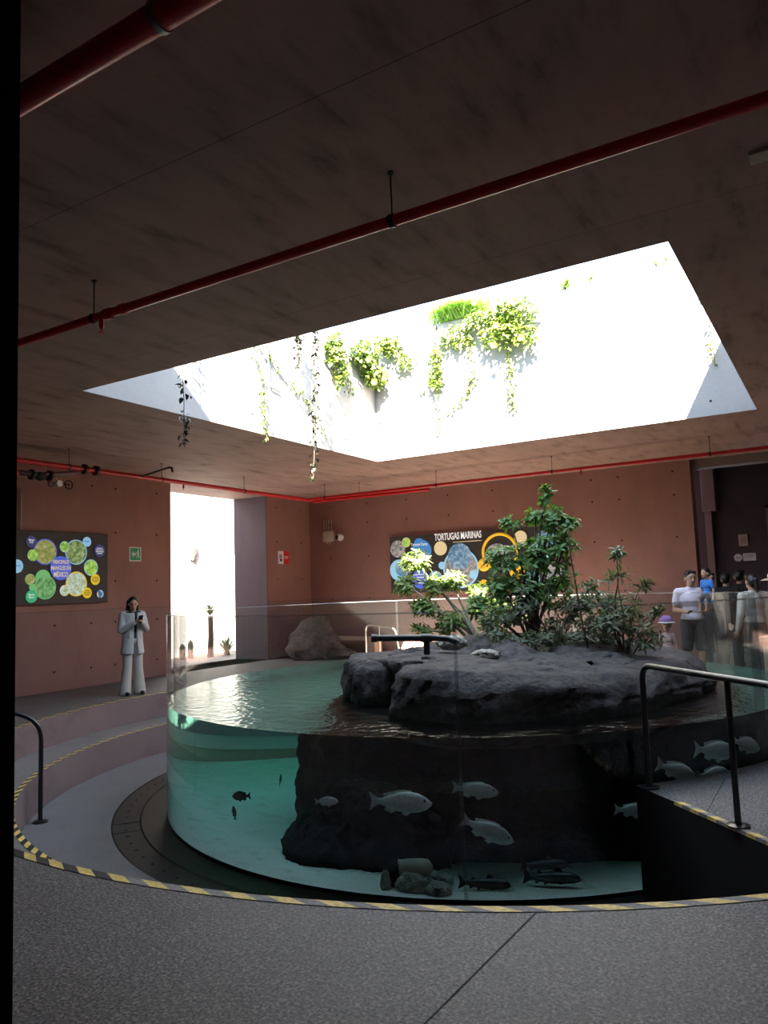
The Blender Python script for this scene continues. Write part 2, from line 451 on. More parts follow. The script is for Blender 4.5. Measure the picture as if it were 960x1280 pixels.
for k in range(70):
    a = A0 + SP*(k+.5)/70; c = P(a, 4.27, HB-.0045); mb.disc(c, (0, 0, 1), .016, .003, 10)
for a in (-2.85, -2.28, -2.2):
    da = .004; z = HB - .002
    mb.face([P(a-da, 4.1, z), P(a-da, 4.42, z), P(a+da, 4.42, z), P(a+da, 4.1, z)])
ST(mb.build('floor_pit', [M['pit_floor'], M['drain'], M['groove']], base='world'))

def tie(mb, pts, axis, r=.022):
    mb.mi = 1
    for p in pts: mb.disc(V(p) - V(axis)*.004, axis, r, .008, 10)
    mb.mi = 0

# left wall with the tall opening to the patio
mb = MB(); T = 1.1
mb.box((XL-T, -8.5, -.95), (XL, 2.6, HC+.3)); mb.box((XL-T, 5.85, -.95), (XL, YB+.3, HC+.3))
mb.box((XL-T, 2.6, -.95), (XL, 5.85, 0))
tie(mb, [(XL, y, z) for y in (-1.35, -.25, .55, 1.12, 2.2, 6.25, 7.3) for z in (.35, 1.2, 2.02, 3.0, 3.9) if not (-2.4 < y < .95 and 1.5 < z < 3.05)], (1, 0, 0))
ST(mb.build('wall_left', [M['wall'], M['tie']], base='world'))
M['reveal_shade'] = concrete('shaded_concrete', (.13, .092, .105), stain=.4, along=(1, 1, .25))  # dark tone paints in the shade of the far jamb
mb = MB(); mb.box((XL-T, 5.832, 0), (XL-.004, 5.852, HC)); ST(mb.build('shade_lining', [M['reveal_shade']], base='world'))  # added thin slab over the jamb, carries its painted shade
# back wall, ending at the dark doorway
mb = MB()
mb.box((XL, YB, -.95), (1.7, YB+.45, HC+.3))
tie(mb, [(x, YB, z) for x in (-7.6, -6.4, -5.2, -4.0, -2.8, -1.6, -.4, .2, 1.35) for z in (.35, 1.45, 3.45, 2.55, 3.95) if not (-5.8 < x < -.95 and 1.5 < z < 3.1)], (0, -1, 0))
ST(mb.build('wall_back', [M['wall'], M['tie']], base='world'))
# the dark room beyond the doorway
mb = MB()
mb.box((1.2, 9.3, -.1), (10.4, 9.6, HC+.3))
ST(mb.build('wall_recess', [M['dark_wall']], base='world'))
mb = MB(); mb.box((1.7, YB+.1, 3.98), (10, YB+.45, HC+.05)); ST(mb.build('trim_2', [M['beam']], base='world'))
mb = MB(); mb.box((1.70, 9.0, 3.15), (1.98, 9.3, HC), .01); mb.box((1.72, 9.1, 0), (1.86, 9.3, 3.15)); ST(mb.build('trim_3', [M['beam']], base='world'))
# door in the dark wall
mb = MB(); f = .07
mb.box((2.95, 9.22, 0), (3.02, 9.3, 3.2)); mb.box((4.35, 9.22, 0), (4.42, 9.3, 3.2)); mb.box((2.95, 9.22, 3.13), (4.42, 9.3, 3.2))
d1 = ST(mb.build('door_1', [M['beam']], base='world'))
mb = MB(); mb.box((3.02, 9.25, 0), (4.35, 9.29, 3.13)); mb.build('door_leaf', [M['coat']], d1)
mb = MB(); mb.cyl((3.12, 9.25, 1.05), (3.12, 9.19, 1.05), .012); mb.cyl((3.12, 9.19, 1.05), (3.25, 9.19, 1.05), .011); mb.build('door_handle', [M['steel']], d1)
# right wall and the entrance side
mb = MB(); mb.box((10.0, -12.4, -.1), (10.4, 9.6, HC+.3)); ST(mb.build('wall_right', [M['wall_side']], base='world'))
mb = MB(); mb.box((XL-.5, -8.5, -.1), (2.5, -8.0, HC+.02)); mb.v = [(x + (.026 - .020*(z+.1)/1.7 if x > 0 else 0), y, z) for x, y, z in mb.v]; ST(mb.build('wall_entrance', [M['black']], base='world'))
mb = MB(); mb.box((6.6, -8.5, -.1), (10.2, -8.0, HC+.02)); ST(mb.build('wall_front', [M['wall_side']], base='world'))
mb = MB(); mb.box((-9.4, -12.4, -.1), (10.4, -12.0, HC+.3)); ST(mb.build('wall_rear', [M['wall_side']], base='world'))
# ceiling slab with the square opening, and the shaft above it
mb = MB(); W = S + .25; Wh = S + .003; zt = HC + .35
X0, X1, Y0, Y1 = XL-T, 10.4, -12.4, 9.6
mb.box((X0, Y0, HC), (X1, -Wh, zt)); mb.box((X0, Wh, HC), (X1, Y1, zt)); mb.box((X0, -Wh, HC), (-Wh, Wh, zt)); mb.box((Wh, -Wh, HC), (X1, Wh, zt))
mb.mi = 1
for a, b, w in (((-8.2, -6.2), (9.8, -6.2), .004), ((-8.2, -3.9), (9.8, -3.9), .004), ((5.6, -8), (5.6, 7.5), .006), ((-5.9, -7.8), (-5.9, 7.5), .006)):
    a = V((*a, 0)); b = V((*b, 0)); d = (b-a).normalized(); nn = V((-d.y, d.x, 0))*w/2
    mb.face([(p.x, p.y, HC-.002) for p in (a-nn, b-nn, b+nn, a+nn)])
mb.mi = 2
for cx, cy, L, ang in ((-4.6, 1.9, .5, .5), (-5.3, 2.1, .16, 1.2), (-3.5, 5.0, .9, .1), (-.8, 5.9, .8, .12), (-2.0, 4.6, .7, 0.02)):
    rr = random.Random(int(L*100)); pts = [(cx + L*(k/6-.5)*math.cos(ang) + rr.uniform(-.02,.02), cy + L*(k/6-.5)*math.sin(ang) + rr.uniform(-.03,.03)) for k in range(7)]
    for p, q in zip(pts, pts[1:]):
        mb.face([(p[0], p[1]-.008, HC-.002), (q[0], q[1]-.008, HC-.002), (q[0], q[1]+.008, HC-.002), (p[0], p[1]+.008, HC-.002)])
ST(mb.build('ceiling', [M['ceil'], M['groove'], M['beige']], base='world'))
TOP = 6.12; TOPB = 6.66
def shaft(name, lo, hi, ties, ax):
    mb = MB(); mb.box(lo, hi); tie(mb, ties, ax, .02); ST(mb.build(name, [M['shaft'], M['tie']], base='world'))
g = [-2.9, -1.6, -.3, 1.0, 2.3]
shaft('wall_skylight_left', (-W, -W, HC+.001), (-S, W, TOP), [(-S, y, z) for y in g for z in (4.45, 5.35)], (1, 0, 0))
shaft('wall_skylight_right', (S, -W, HC+.001), (W, W, TOP), [(S, y, z) for y in g for z in (4.45, 5.35)], (-1, 0, 0))
shaft('wall_skylight_front', (-S, -W, HC+.001), (S, -S, TOP), [], (0, 1, 0))
shaft('wall_skylight_back', (-S, S, HC+.001), (S, W, TOPB), [(x, S, z) for x in (-2.6, -1.3, .15, 1.45, 2.75) for z in (4.40, 5.4, 6.1) if x > -.8 or z < 5], (0, -1, 0))

# outside the opening: sunlit patio wall and ground
mb = MB(); mb.box((-12.4, 1.4, -.5), (-12.0, 10.5, 6.5))
tie(mb, [(-12.0, y, z) for y in (5.9, 7.4, 8.9) for z in (.6, 1.7, 2.8, 3.9, 5.0)], (1, 0, 0))
ST(mb.build('wall_patio', [M['shaft'], M['tie']], base='world'))
mb = MB(); mb.box((-12.2, -2, -.5), (-9.44, 13, -.03)); ST(mb.build('floor_patio', [M['pit_floor']], base='world'))
mb = MB(); mb.box((-12.4, 1.4, -.4), (-9.42, 1.8, 3.5)); ST(mb.build('wall_sky_blocker', [M['wall']], base='world'))  # added unseen wall, holds sky light off the opening's far jamb
mb = MB(); mb.box((-12.0, 8.55, -.4), (-9.5, 8.9, 2.9)); ST(mb.build('wall_patio_end', [M['shaft']], base='world'))

# ---------------------------------------------------------------- hazard tapes
def arc_tape(name, r, z, a0, a1, label, seg, worn=None, w=.062):
    mb = MB(); L = seg/r; n = int((a1-a0)/L)
    for i in range(n):
        a = a0 + (a1-a0)*i/n; b = a0 + (a1-a0)*(i+1)/n; sl = .9*L
        rows = []
        mb.mi = (i % 2)
        if i % 2 and worn and worn[0] < a < worn[1]: mb.mi = 2
        for zz in (z + .004,):
            pts = [P(a + (b-a)*k/2 , r, zz) for k in range(3)] + [P(a + sl + (b-a)*k/2, r + w, zz) for k in (2, 1, 0)]
            mb.face(pts)
            mb.face([pts[0], pts[1], (pts[1][0], pts[1][1], z), (pts[0][0], pts[0][1], z)])
    o = mb.build(name, [M['yellow'], M['tblack'], M['tgrey']])
    return tag(o, label, 'tape')
arc_tape('hazard_tape', RA+.003, 0, A0, -PI/4+.02, 'yellow and black hazard tape along the upper floor edge, worn grey in front', .14, (-1.50, -.6), .07)
arc_tape('hazard_tape', RB+.003, H1, A0, -PI/4-.01, 'yellow and black hazard tape along the lower step edge at left', .105)
mb = MB(); r = 4.35; i = 0
while r < RA - .02:
    a = -PI/4
    d = V((math.cos(a), math.sin(a), 0)); nn = V((-d.y, d.x, 0))
    L = .095; mb.mi = 0 if i % 2 == 0 else 2
    p = d*r; q = d*min(r+L, RA)
    mb.face([p + V((0,0,.004)), q + V((0,0,.004)), q + nn*.05 + d*.05 + V((0,0,.004)), p + nn*.05 + d*.05 + V((0,0,.004))])
    mb.face([p + V((0,0,.004)), q + V((0,0,.004)), q + V((0,0,-.02)) - nn*.003, p + V((0,0,-.02)) - nn*.003])
    r += L; i += 1
tag(mb.build('hazard_tape', [M['yellow'], M['tblack'], M['tgrey']]), 'frayed yellow and grey tape on the raised platform edge at right', 'tape')

# ---------------------------------------------------------------- the tank
tank = root('aquarium_tank', (0, 0, HB), 'large round clear aquarium tank full of water in the room centre', 'aquarium')
def lathe(mb, prof, n=192):
    rows = []
    for r, z in prof: rows.append([P(2*PI*k/n, r, z) for k in range(n)])
    mb.grid(rows, True)
mb = MB(); lathe(mb, [(R, HB-.03), (R, HR-.012)]); lathe(mb, [(R-.08, HR-.012), (R-.08, HW+.002)])
mb.build('glass_wall', [M['acrylic']], tank, True)
mb = MB(); lathe(mb, [(R+.001, HR-.012), (R-.004, HR), (R-.076, HR), (R-.081, HR-.012), (R+.001, HR-.012)])
mb.build('glass_rim', [M['rim']], tank, True, sharp=.5)
for a in (-1.16, -.36, .55, 1.5, 2.35, -2.62):
    mb = MB(); da = .0035
    mb.grid([[P(a-da, R-.079, z), P(a-da, R+.001, z), P(a+da, R+.001, z), P(a+da, R-.079, z)] for z in (HB-.02, HR-.014)], True, True, True)
    mb.build('panel_joint', [M['joint']], tank)
mb = MB(); rs = [3.814] + [3.814*(1-k/30) for k in range(1, 30)]
n = 256
mb.mi = 0; lathe(mb, [(r, HW) for r in rs], n); mb.face([P(2*PI*k/n, rs[-1], HW) for k in range(n)])
mb.mi = 1; lathe(mb, [(3.814, HB-.02), (3.814, HW)], n); mb.face([P(2*PI*k/n, 3.814, HB-.02) for k in range(n)])
wmesh = mb
bm = bmesh.new()
wo = mb.build('water', [M['water_top'], M['water_side']], tank, True)
bm.from_mesh(wo.data); bmesh.ops.remove_doubles(bm, verts=bm.verts, dist=1e-4); bmesh.ops.recalc_face_normals(bm, faces=bm.faces); bm.to_mesh(wo.data); bm.free(); wo.data.set_sharp_from_angle(angle=.6)
mb = MB(); rows = []
for i in range(41):
    r = 3.795*(1 - i/41)
    rows.append([(r*math.cos(a), r*math.sin(a), HB + .012 + (0 if i < 2 else .03*noise.fractal(V((r*math.cos(a), r*math.sin(a), 0))*1.1, 1, 2, 3))) for a in [2*PI*k/120 for k in range(120)]])
mb.grid(rows, True, False, True)
mb.build('sand_bed', [M['sand']], tank, True)
# small drain light on the pit ring
mb = MB(); a = -2.72; c = V(P(a, 4.0, HB)); mb.box((c.x-.05, c.y-.04, HB-.01), (c.x+.05, c.y+.04, HB+.012), .006)
tag(mb.build('floor_marker', [M['yellow']]), 'small yellow square marker on the dark ring beside the tank', 'marker')

# ---------------------------------------------------------------- rocks
def loft_rock(name, outline, prof, mat, label, seed=0, tilt=0, amp=.12, fr=1.3, **kw):
    return loft_rock_(name, outline, prof, mat, label, seed, amp, fr, tilt=tilt, **kw)
def loft_rock_(name, outline, prof, mat, label, seed=0, amp=.12, fr=1.3, N=170, center=None, parent=None, cat='rock', group=None, tilt=0):
    k = len(outline); pts = []
    per = N//k
    for i in range(k):
        p0, p1, p2, p3 = [V((*outline[(i+j) % k], 0)) for j in (-1, 0, 1, 2)]
        for s_ in range(per):
            t_ = s_/per
            pts.append(.5*((2*p1) + (p2-p0)*t_ + (2*p0-5*p1+4*p2-p3)*t_*t_ + (3*p1-p0-3*p2+p3)*t_**3))
    c = V((0, 0, 0))
    for p in pts: c += p
    c /= len(pts)
    if center: c = V((*center, 0))
    rows = []
    # resample profile
    pr = []
    for (s0, z0), (s1, z1) in zip(prof, prof[1:]):
        m = max(2, int(math.hypot((s1-s0)*1.8, z1-z0)/.045))
        pr += [(s0+(s1-s0)*j/m, z0+(z1-z0)*j/m) for j in range(m)]
    pr.append(prof[-1])
    for s_, z in pr:
        row = []
        for p in pts:
            q = c + (p-c)*s_; q.z = z
            o = V((seed*7.1, seed*3.3, seed*1.7))
            d1 = noise.fractal(q*fr + o, .9, 2.1, 5); d2 = noise.cell(q*fr*1.4 + o + V((d1, d1, 0))*.5)*.35
            d3 = noise.ridged_multi_fractal(q*fr*2.6 + o, .9, 2.2, 4, 1.0, 2.0); d = (d1 + d2*.5 - (d3-1.0)*.24)*amp + .022*noise.fractal(q*9 + o, .8, 2, 3)
            dirv = (p-c).normalized()*min(1, s_*1.5); dirv.z = max(0, 1 - s_)*1.2
            q = q + dirv*d
            if z > .5: q.z -= tilt*max(0, q.x - 1.0)*min(1, (z-.5)/.25)
            row.append(q)
        rows.append(row)
    mb = MB(); mb.grid(rows, True, True, True)
    o = mb.build(name, [mat], parent, True)
    if parent is None: tag(o, label, cat, group)
    return o
isl = [(-.3,-1.9),(.15,-2.25),(.5,-2.75),(1.15,-2.9),(2.0,-2.5),(2.55,-1.75),(2.88,-.5),(2.75,.75),(2.2,1.7),(1.2,2.3),(.1,2.5),(-.9,2.3),(-1.15,1.4),(-.7,-.5)]
loft_rock('rock_island', isl, [(.88, .2), (.99, .36), (1.01, .5), (1.0, .68), (.975, .80), (.92, .88), (.82, .91), (.6, .92), (.35, .95), (.02, .97)], M['rock'], 'broad dark rock island above the water carrying the shrubs', 1, .08, .17)
loft_rock('rock_island', [(-1.0,-1.35),(-.62,-1.95),(-.1,-2.25),(.3,-1.95),(.5,-1.2),(.4,-.4),(-.2,.1),(-.85,-.4)], [(.9, .2), (1.0, .42), (1.0, .64), (.96, .79), (.85, .87), (.5, .92), (.02, .94)], M['rock'], 'smaller dark rock lobe at the left end of the island', 5, 0, .13)
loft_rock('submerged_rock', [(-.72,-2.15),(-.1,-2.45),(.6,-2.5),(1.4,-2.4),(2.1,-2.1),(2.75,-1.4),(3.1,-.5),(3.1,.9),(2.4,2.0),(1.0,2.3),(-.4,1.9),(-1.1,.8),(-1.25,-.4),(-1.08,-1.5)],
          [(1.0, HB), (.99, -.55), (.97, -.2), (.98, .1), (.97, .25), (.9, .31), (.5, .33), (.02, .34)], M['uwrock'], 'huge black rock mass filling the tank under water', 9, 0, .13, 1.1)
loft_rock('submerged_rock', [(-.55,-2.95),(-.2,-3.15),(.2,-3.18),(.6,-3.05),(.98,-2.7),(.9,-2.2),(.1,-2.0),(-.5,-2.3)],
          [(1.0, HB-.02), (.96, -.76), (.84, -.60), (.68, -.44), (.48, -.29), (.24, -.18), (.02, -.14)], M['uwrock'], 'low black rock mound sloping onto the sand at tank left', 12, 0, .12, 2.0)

def blob(name, c, r, mat, label, seed, amp=.18, fr=2.5, rz=0, cat='stone', group=None, sub=4):
    bm = bmesh.new(); bmesh.ops.create_icosphere(bm, subdivisions=sub, radius=1)
    rot = Matrix.Rotation(rz, 3, 'Z')
    for q in bm.verts:
        n = q.co.normalized(); o = V((seed*5.3, seed*2.1, seed))
        k = 1 + amp*(noise.fractal(n*fr*.6 + o, .8, 2, 5) + .5*noise.cell(n*fr + o))
        q.co = rot @ V((n.x*r[0]*k, n.y*r[1]*k, max(n.z, -.75)*r[2]*k))
    mb = MB(); mb.addbm(bm); mb.v = [tuple(V(p) + V(c)) for p in mb.v]
    return tag(mb.build(name, [mat], None, True), label, cat, group)
blob('stone', (.42, -1.32, 1.02), (.17, .13, .09), M['pale_rock'], 'jagged pale stone lump beside the black pipe on the island', 3)
blob('stone', (1.02, -1.75, .93), (.16, .10, .06), M['pale_rock'], 'flat pale stone at the foot of the island shrubs', 4)
# stones on the sand
blob('stone', (.79, -3.36, HB+.08), (.085, .08, .12), M['uwrock'], 'dark upright stone on the sand, leftmost of the pile', 21)
blob('stone', (.80, -3.50, HB+.06), (.045, .04, .10), M['pale_rock'], 'narrow pale stone leaning on the left of the sand pile', 22)
blob('stone', (1.02, -3.44, HB+.06), (.145, .09, .085), M['grit'], 'broad speckled stone in the middle of the sand pile', 23)
blob('stone', (1.25, -3.44, HB+.045), (.11, .08, .065), M['pale_rock'], 'low pale stone at the right front of the sand pile', 24)
blob('stone', (1.16, -3.22, HB+.06), (.11, .08, .07), M['grit'], 'grey stone at the right back of the sand pile', 25)
jr = root('clay_jar', (.96, -3.27, HB+.07), 'pale clay jar lying on its side on the stone pile', 'jar')
mb = MB(); d = V((.86, .5, 0)); c0 = V((.96, -3.27, HB+.145)); prof = [(-.14, .062), (-.135, .07), (-.10, .066), (-.05, .074), (.06, .076), (.12, .066), (.15, .02)]
mb.tube([c0 + d*x for x, r in prof], [r for x, r in prof], 20, False); mb.build('jar_body', [M['beige']], jr, True)
mb = MB(); mb.disc(c0 - d*.128, -d, .056, .002, 20); mb.build('mouth', [M['groove']], jr)

# black pipe with a tee on the island
pp = root('water_pipe', (.15, -1.75, .95), 'black pipe fitting with a tee leg lying across the island rock', 'pipe')
mb = MB(); A = V((-.24, -1.98, 1.12)); B = V((.36, -1.62, 1.10)); mb.cyl(A, B, .036, 16); mb.build('pipe_body', [M['rail']], pp, True, sharp=.6)
mb = MB(); mb.tube([B, B + V((.12, .07, -.015)), B + V((.22, .13, -.06))], .034, 14); mb.build('elbow', [M['rail']], pp, True, sharp=.6)
mb = MB(); C_ = A.lerp(B, .86); mb.cyl(C_, C_ - V((0, 0, .20)), .036, 14); mb.cyl(C_ - (B-A).normalized()*.06, C_ + (B-A).normalized()*.06, .046, 16); mb.build('tee_leg', [M['rail']], pp, True, sharp=.6)
mb = MB(); mb.cyl(A - (B-A).normalized()*.01, A + (B-A).normalized()*.05, .045, 16); mb.build('end_cap', [M['rail']], pp, True, sharp=.6)

# boulders in the back left corner
blob('boulder', (-7.15, 6.25, .36), (.72, .55, .56), M['boulder'], 'big brown boulder standing on the floor in the back left corner', 31, .25, 2, cat='boulder')
blob('boulder', (-6.55, 6.35, .10), (.5, .3, .16), M['boulder'], 'flat brown boulder lying before the bench in the corner', 33, .2, 2, cat='boulder')

# ---------------------------------------------------------------- plants
def leaf(mb, p, d, up, L, Wd, droop=.25):
    d = V(d).normalized(); s_ = d.cross(V(up))
    if s_.length < 1e-4: s_ = d.cross(V((1, 0, 0)))
    s_.normalize(); n = s_.cross(d).normalized()
    p = V(p); m1 = p + d*L*.35 - n*(-.05*L); m2 = p + d*L*.7 - n*droop*L*.35; tip = p + d*L - n*droop*L
    a1, b1 = m1 + s_*Wd*.5 + n*Wd*.12, m1 - s_*Wd*.5 + n*Wd*.12
    a2, b2 = m2 + s_*Wd*.38 + n*Wd*.1, m2 - s_*Wd*.38 + n*Wd*.1
    i = len(mb.v); mb.v += [tuple(q) for q in (p, a1, m1, b1, a2, m2, b2, tip)]
    for f in ((0, 2, 1), (0, 3, 2), (1, 2, 5, 4), (2, 3, 6, 5), (4, 5, 7), (5, 6, 7)):
        mb.f.append(tuple(i+k for k in f)); mb.m.append(mb.mi)

def rvec(R_): 
    while True:
        q = V((R_.uniform(-1, 1), R_.uniform(-1, 1), R_.uniform(-1, 1)))
        if .01 < q.length < 1: return q
def shrub(name, base, clusters, leafsize, mleaf, mbark, label, seed, trunk_r=.018, up=.35, cat='shrub', whorl=5, extra=None):
    R_ = random.Random(seed); rt = root(name, base, label, cat); st = MB(); fo = MB(); base = V(base)
    L, Wd = leafsize
    for (c, rad, n) in clusters:
        c = V(c); mid = base.lerp(c, .5) + V((R_.uniform(-.08, .08), R_.uniform(-.08, .08), .06))
        pts = [base + rvec(R_)*.02, base.lerp(mid, .5) + rvec(R_)*.03, mid, mid.lerp(c, .5) + rvec(R_)*.04, c]
        st.tube(pts, [trunk_r, trunk_r*.85, trunk_r*.65, trunk_r*.45, trunk_r*.3], 7)
        rx = rad if isinstance(rad, (tuple, list)) else (rad, rad, rad)
        k = max(1, n//whorl)
        for _ in range(k):
            q = rvec(R_); q = V((q.x*rx[0], q.y*rx[1], q.z*rx[2])); tip = c + q
            st.tube([c + q*.15, c + q*.6 + V((0, 0, -.01)), tip], [trunk_r*.28, trunk_r*.2, trunk_r*.12], 5)
            ax = (q.normalized()*.7 + V((0, 0, up + .3))).normalized(); u, w = frame(ax)
            for j in range(whorl):
                a = 2*PI*j/whorl + R_.uniform(-.3, .3)
                dd = (u*math.cos(a) + w*math.sin(a)) + ax*R_.uniform(.1, .9)
                leaf(fo, tip - ax*R_.uniform(0, L*.5), dd, ax, L*R_.uniform(.7, 1.15), Wd*R_.uniform(.8, 1.1), R_.uniform(.05, .4))
    st.build('stem', [mbark], rt, True)
    fo.build('foliage', [mleaf], rt)
    if extra: extra(rt, R_)
    return rt

shrub('shrub', (-.66, 1.95, .66), [((-1.50,1.40,2.10), (.26,.22,.16), 176), ((-1.66,1.30,1.74), (.22,.2,.15), 144), ((-1.25,1.55,1.70), (.24,.2,.14), 176), ((-1.02,1.68,1.78), (.2,.2,.12), 128), ((-.66,1.85,1.58), (.18,.18,.10), 96), ((-1.40,1.45,1.36), (.28,.22,.15), 192), ((-1.1,1.65,1.14), (.28,.22,.16), 192), ((-.52,1.9,1.06), (.2,.18,.14), 96), ((-.42,1.95,1.34), (.24,.2,.15), 144), ((-1.5,1.4,1.0), (.22,.16,.08), 64), ((-.2,2.05,1.2), (.2,.2,.18), 112)],
      (.155, .046), M['leaf_light'], M['bark_pale'], 'bright green shrub with pale branches, leftmost on the rock island', 11, .034)
shrub('shrub', (.95, -.2, .90), [((.62,-.15,1.98), (.26,.25,.2), 190), ((1.0,-.05,2.02), (.30,.28,.24), 250), ((1.28,.05,2.1), (.24,.24,.26), 190), ((.55,-.2,1.62), (.30,.26,.2), 190), ((.95,-.1,1.62), (.32,.28,.22), 220), ((1.2,.05,2.48), (.22,.18,.16), 130), ((.72,-.1,2.46), (.16,.14,.07), 50), ((1.02,0,2.5), (.16,.14,.10), 60), ((1.18,0,2.78), (.09,.08,.13), 55), ((1.42,.05,2.4), (.14,.14,.08), 60), ((.28,-.25,1.42), (.22,.2,.14), 90), ((1.3,0,1.7), (.22,.2,.2), 110)],
      (.115, .050), M['leaf_dark'], M['bark'], 'tall glossy dark green shrub rising before the turtle panel', 12, .024)
shrub('shrub', (1.35, -.35, .88), [((.55+.2*i, -.45+.13*i+.1*math.sin(i*2.1), 1.12+.16*((i*7) % 3)), (.22, .26, .22), 150) for i in range(8)] + [((.8+.25*i, -.75+.16*i, 1.0), (.22, .2, .12), 80) for i in range(5)] + [((.9+.22*i, 0+.08*i, 1.42), (.16, .16, .12), 60) for i in range(5)],
      (.10, .032), M['leaf_grey'], M['bark'], 'low dense grey green bush covering the middle of the island', 13, .012)
shrub('shrub', (2.08, -.32, .74), [((2.08,-.32,1.98), (.10,.10,.05), 40), ((2.06,-.3,1.72), (.2,.14,.07), 45), ((1.78,-.4,1.62), (.14,.1,.07), 34), ((2.3,-.15,1.62), (.16,.1,.08), 40), ((2.0,-.3,1.45), (.3,.2,.1), 60), ((2.0,-.35,1.2), (.36,.25,.16), 190), ((2.3,-.2,1.05), (.25,.2,.16), 110), ((1.75,-.4,1.15), (.25,.2,.14), 110), ((2.45,-.1,1.3), (.12,.1,.1), 40)],
      (.12, .034), M['leaf_grey'], M['bark'], 'sparse upright shrub with long leaves at the island right end', 14, .014,
      extra=lambda rt, R_: None)
th = root('shrub', (1.72, -.55, .9), 'thin leaning dark stem standing right of the tall shrub', 'plant')
mb = MB(); pts = [(1.75,-.55,.9), (1.70,-.57,1.25), (1.66,-.6,1.7), (1.63,-.62,2.0), (1.63,-.62,2.3)]; mb.tube(pts, [.011, .01, .009, .008, .006], 7); mb.build('stem', [M['bark']], th, True)
mb = MB(); R_ = random.Random(5)
for k in range(16):
    p = V(pts[1]).lerp(V(pts[4]), k/15); leaf(mb, p, (R_.uniform(-1, 1), R_.uniform(-1, 1), .4), (0, 0, 1), .09, .03)
mb.build('foliage', [M['leaf_grey']], th)
# grasses standing in the shallow water at the left of the island? none in the photo

# hanging vines in the skylight
def vine(path, n, size, mleaf, label, seed, spread=.06, stem_r=.006, flowers=0, cat='vine', wall=None):
    R_ = random.Random(seed); path = [V(p) for p in path]
    rt = root('hanging_vine', path[0], label, cat); st = MB(); fo = MB(); fl = MB()
    fine = []
    for a, b in zip(path, path[1:]):
        for k in range(5): fine.append(a.lerp(b, k/5) + rvec(R_)*.012)
    fine.append(path[-1]); st.tube(fine, stem_r, 6)
    for k in range(n):
        t_ = R_.random()*(len(fine)-1.001); i = int(t_); p = fine[i].lerp(fine[i+1], t_-i)
        o = rvec(R_)*spread
        d = V((R_.uniform(-1, 1), R_.uniform(-1, 1), R_.uniform(-.9, .4)))
        leaf(fo, p + o, d, (R_.uniform(-.4, .4), R_.uniform(-.4, .4), 1), size*R_.uniform(.7, 1.3), size*.6*R_.uniform(.8, 1.2), .3)
    st.build('stem', [M['bark']], rt, True); fo.build('foliage', [mleaf], rt)
    return rt
def mass(name, base, clusters, size, mleaf, label, seed, flowers=(), strands=()):
    R_ = random.Random(seed); rt = root(name, base, label, 'hanging plant'); st = MB(); fo = MB(); base = V(base)
    for c, rad, n in clusters:
        c = V(c); st.tube([base, base.lerp(c, .5) + V((0, -.05, .08)), c], [.012, .01, .006], 6)
        for _ in range(n):
            q = rvec(R_); p = c + V((q.x*rad[0], q.y*rad[1], q.z*rad[2]))
            leaf(fo, p, (R_.uniform(-1, 1), R_.uniform(-1, .6), R_.uniform(-.8, .5)), (R_.uniform(-.3, .3), -.5, 1), size*R_.uniform(.7, 1.2), size*.62, .25)
    for pth, n, spr in strands:
        pth = [V(p) for p in pth]; st.tube(pth, .005, 5)
        for _ in range(n):
            t_ = R_.random()*(len(pth)-1.001); i = int(t_); p = pth[i].lerp(pth[i+1], t_-i) + rvec(R_)*spr
            leaf(fo, p, (R_.uniform(-1, 1), R_.uniform(-1, .6), R_.uniform(-1, .2)), (0, -.5, 1), size*R_.uniform(.6, 1.0), size*.55, .25)
    st.build('stem', [M['bark']], rt, True); fo.build('foliage', [mleaf], rt)
    for p in flowers:
        fl = MB(); p = V(p)
        for k in range(6):
            a = 2*PI*k/6; leaf(fl, p, (math.cos(a), -.5, math.sin(a)), (0, -1, 0), .075, .06, .05)
        fl.build('flower', [M['petal']], rt)
    return rt
L_ = -S
mass('hanging_shrub', (L_-.05, 1.9, TOP), [((L_+.18, 1.75, 6.0), (.18,.16,.35), 260), ((L_+.18, 1.95, 5.6), (.15,.14,.3), 150), ((L_+.2, 2.75, 6.15), (.2,.45,.3), 420), ((L_+.2, 3.05, 5.8), (.2,.35,.25), 260), ((L_+.35, 3.3, 6.5), (.25,.2,.2), 140)],
     .11, M['leaf_vine'], 'yellow green shrub spilling over the left skylight wall near the corner', 41,
     flowers=[(L_+.42, 2.55, 5.95), (L_+.42, 2.7, 5.55), (L_+.42, 3.1, 5.72)],
     strands=[([(L_+.08, 2.3, 6.2), (L_+.1, 2.35, 5.7), (L_+.08, 2.4, 5.3)], 30, .1)])
mass('hanging_shrub', (-2.75, S+.05, TOPB), [((-2.9, S-.15, 6.35), (.3,.14,.2), 150), ((-2.6, S-.12, 6.05), (.2,.12,.22), 80)], .09, M['leaf_vine'], 'small thin vine clump over the back skylight wall, next to the corner', 42)
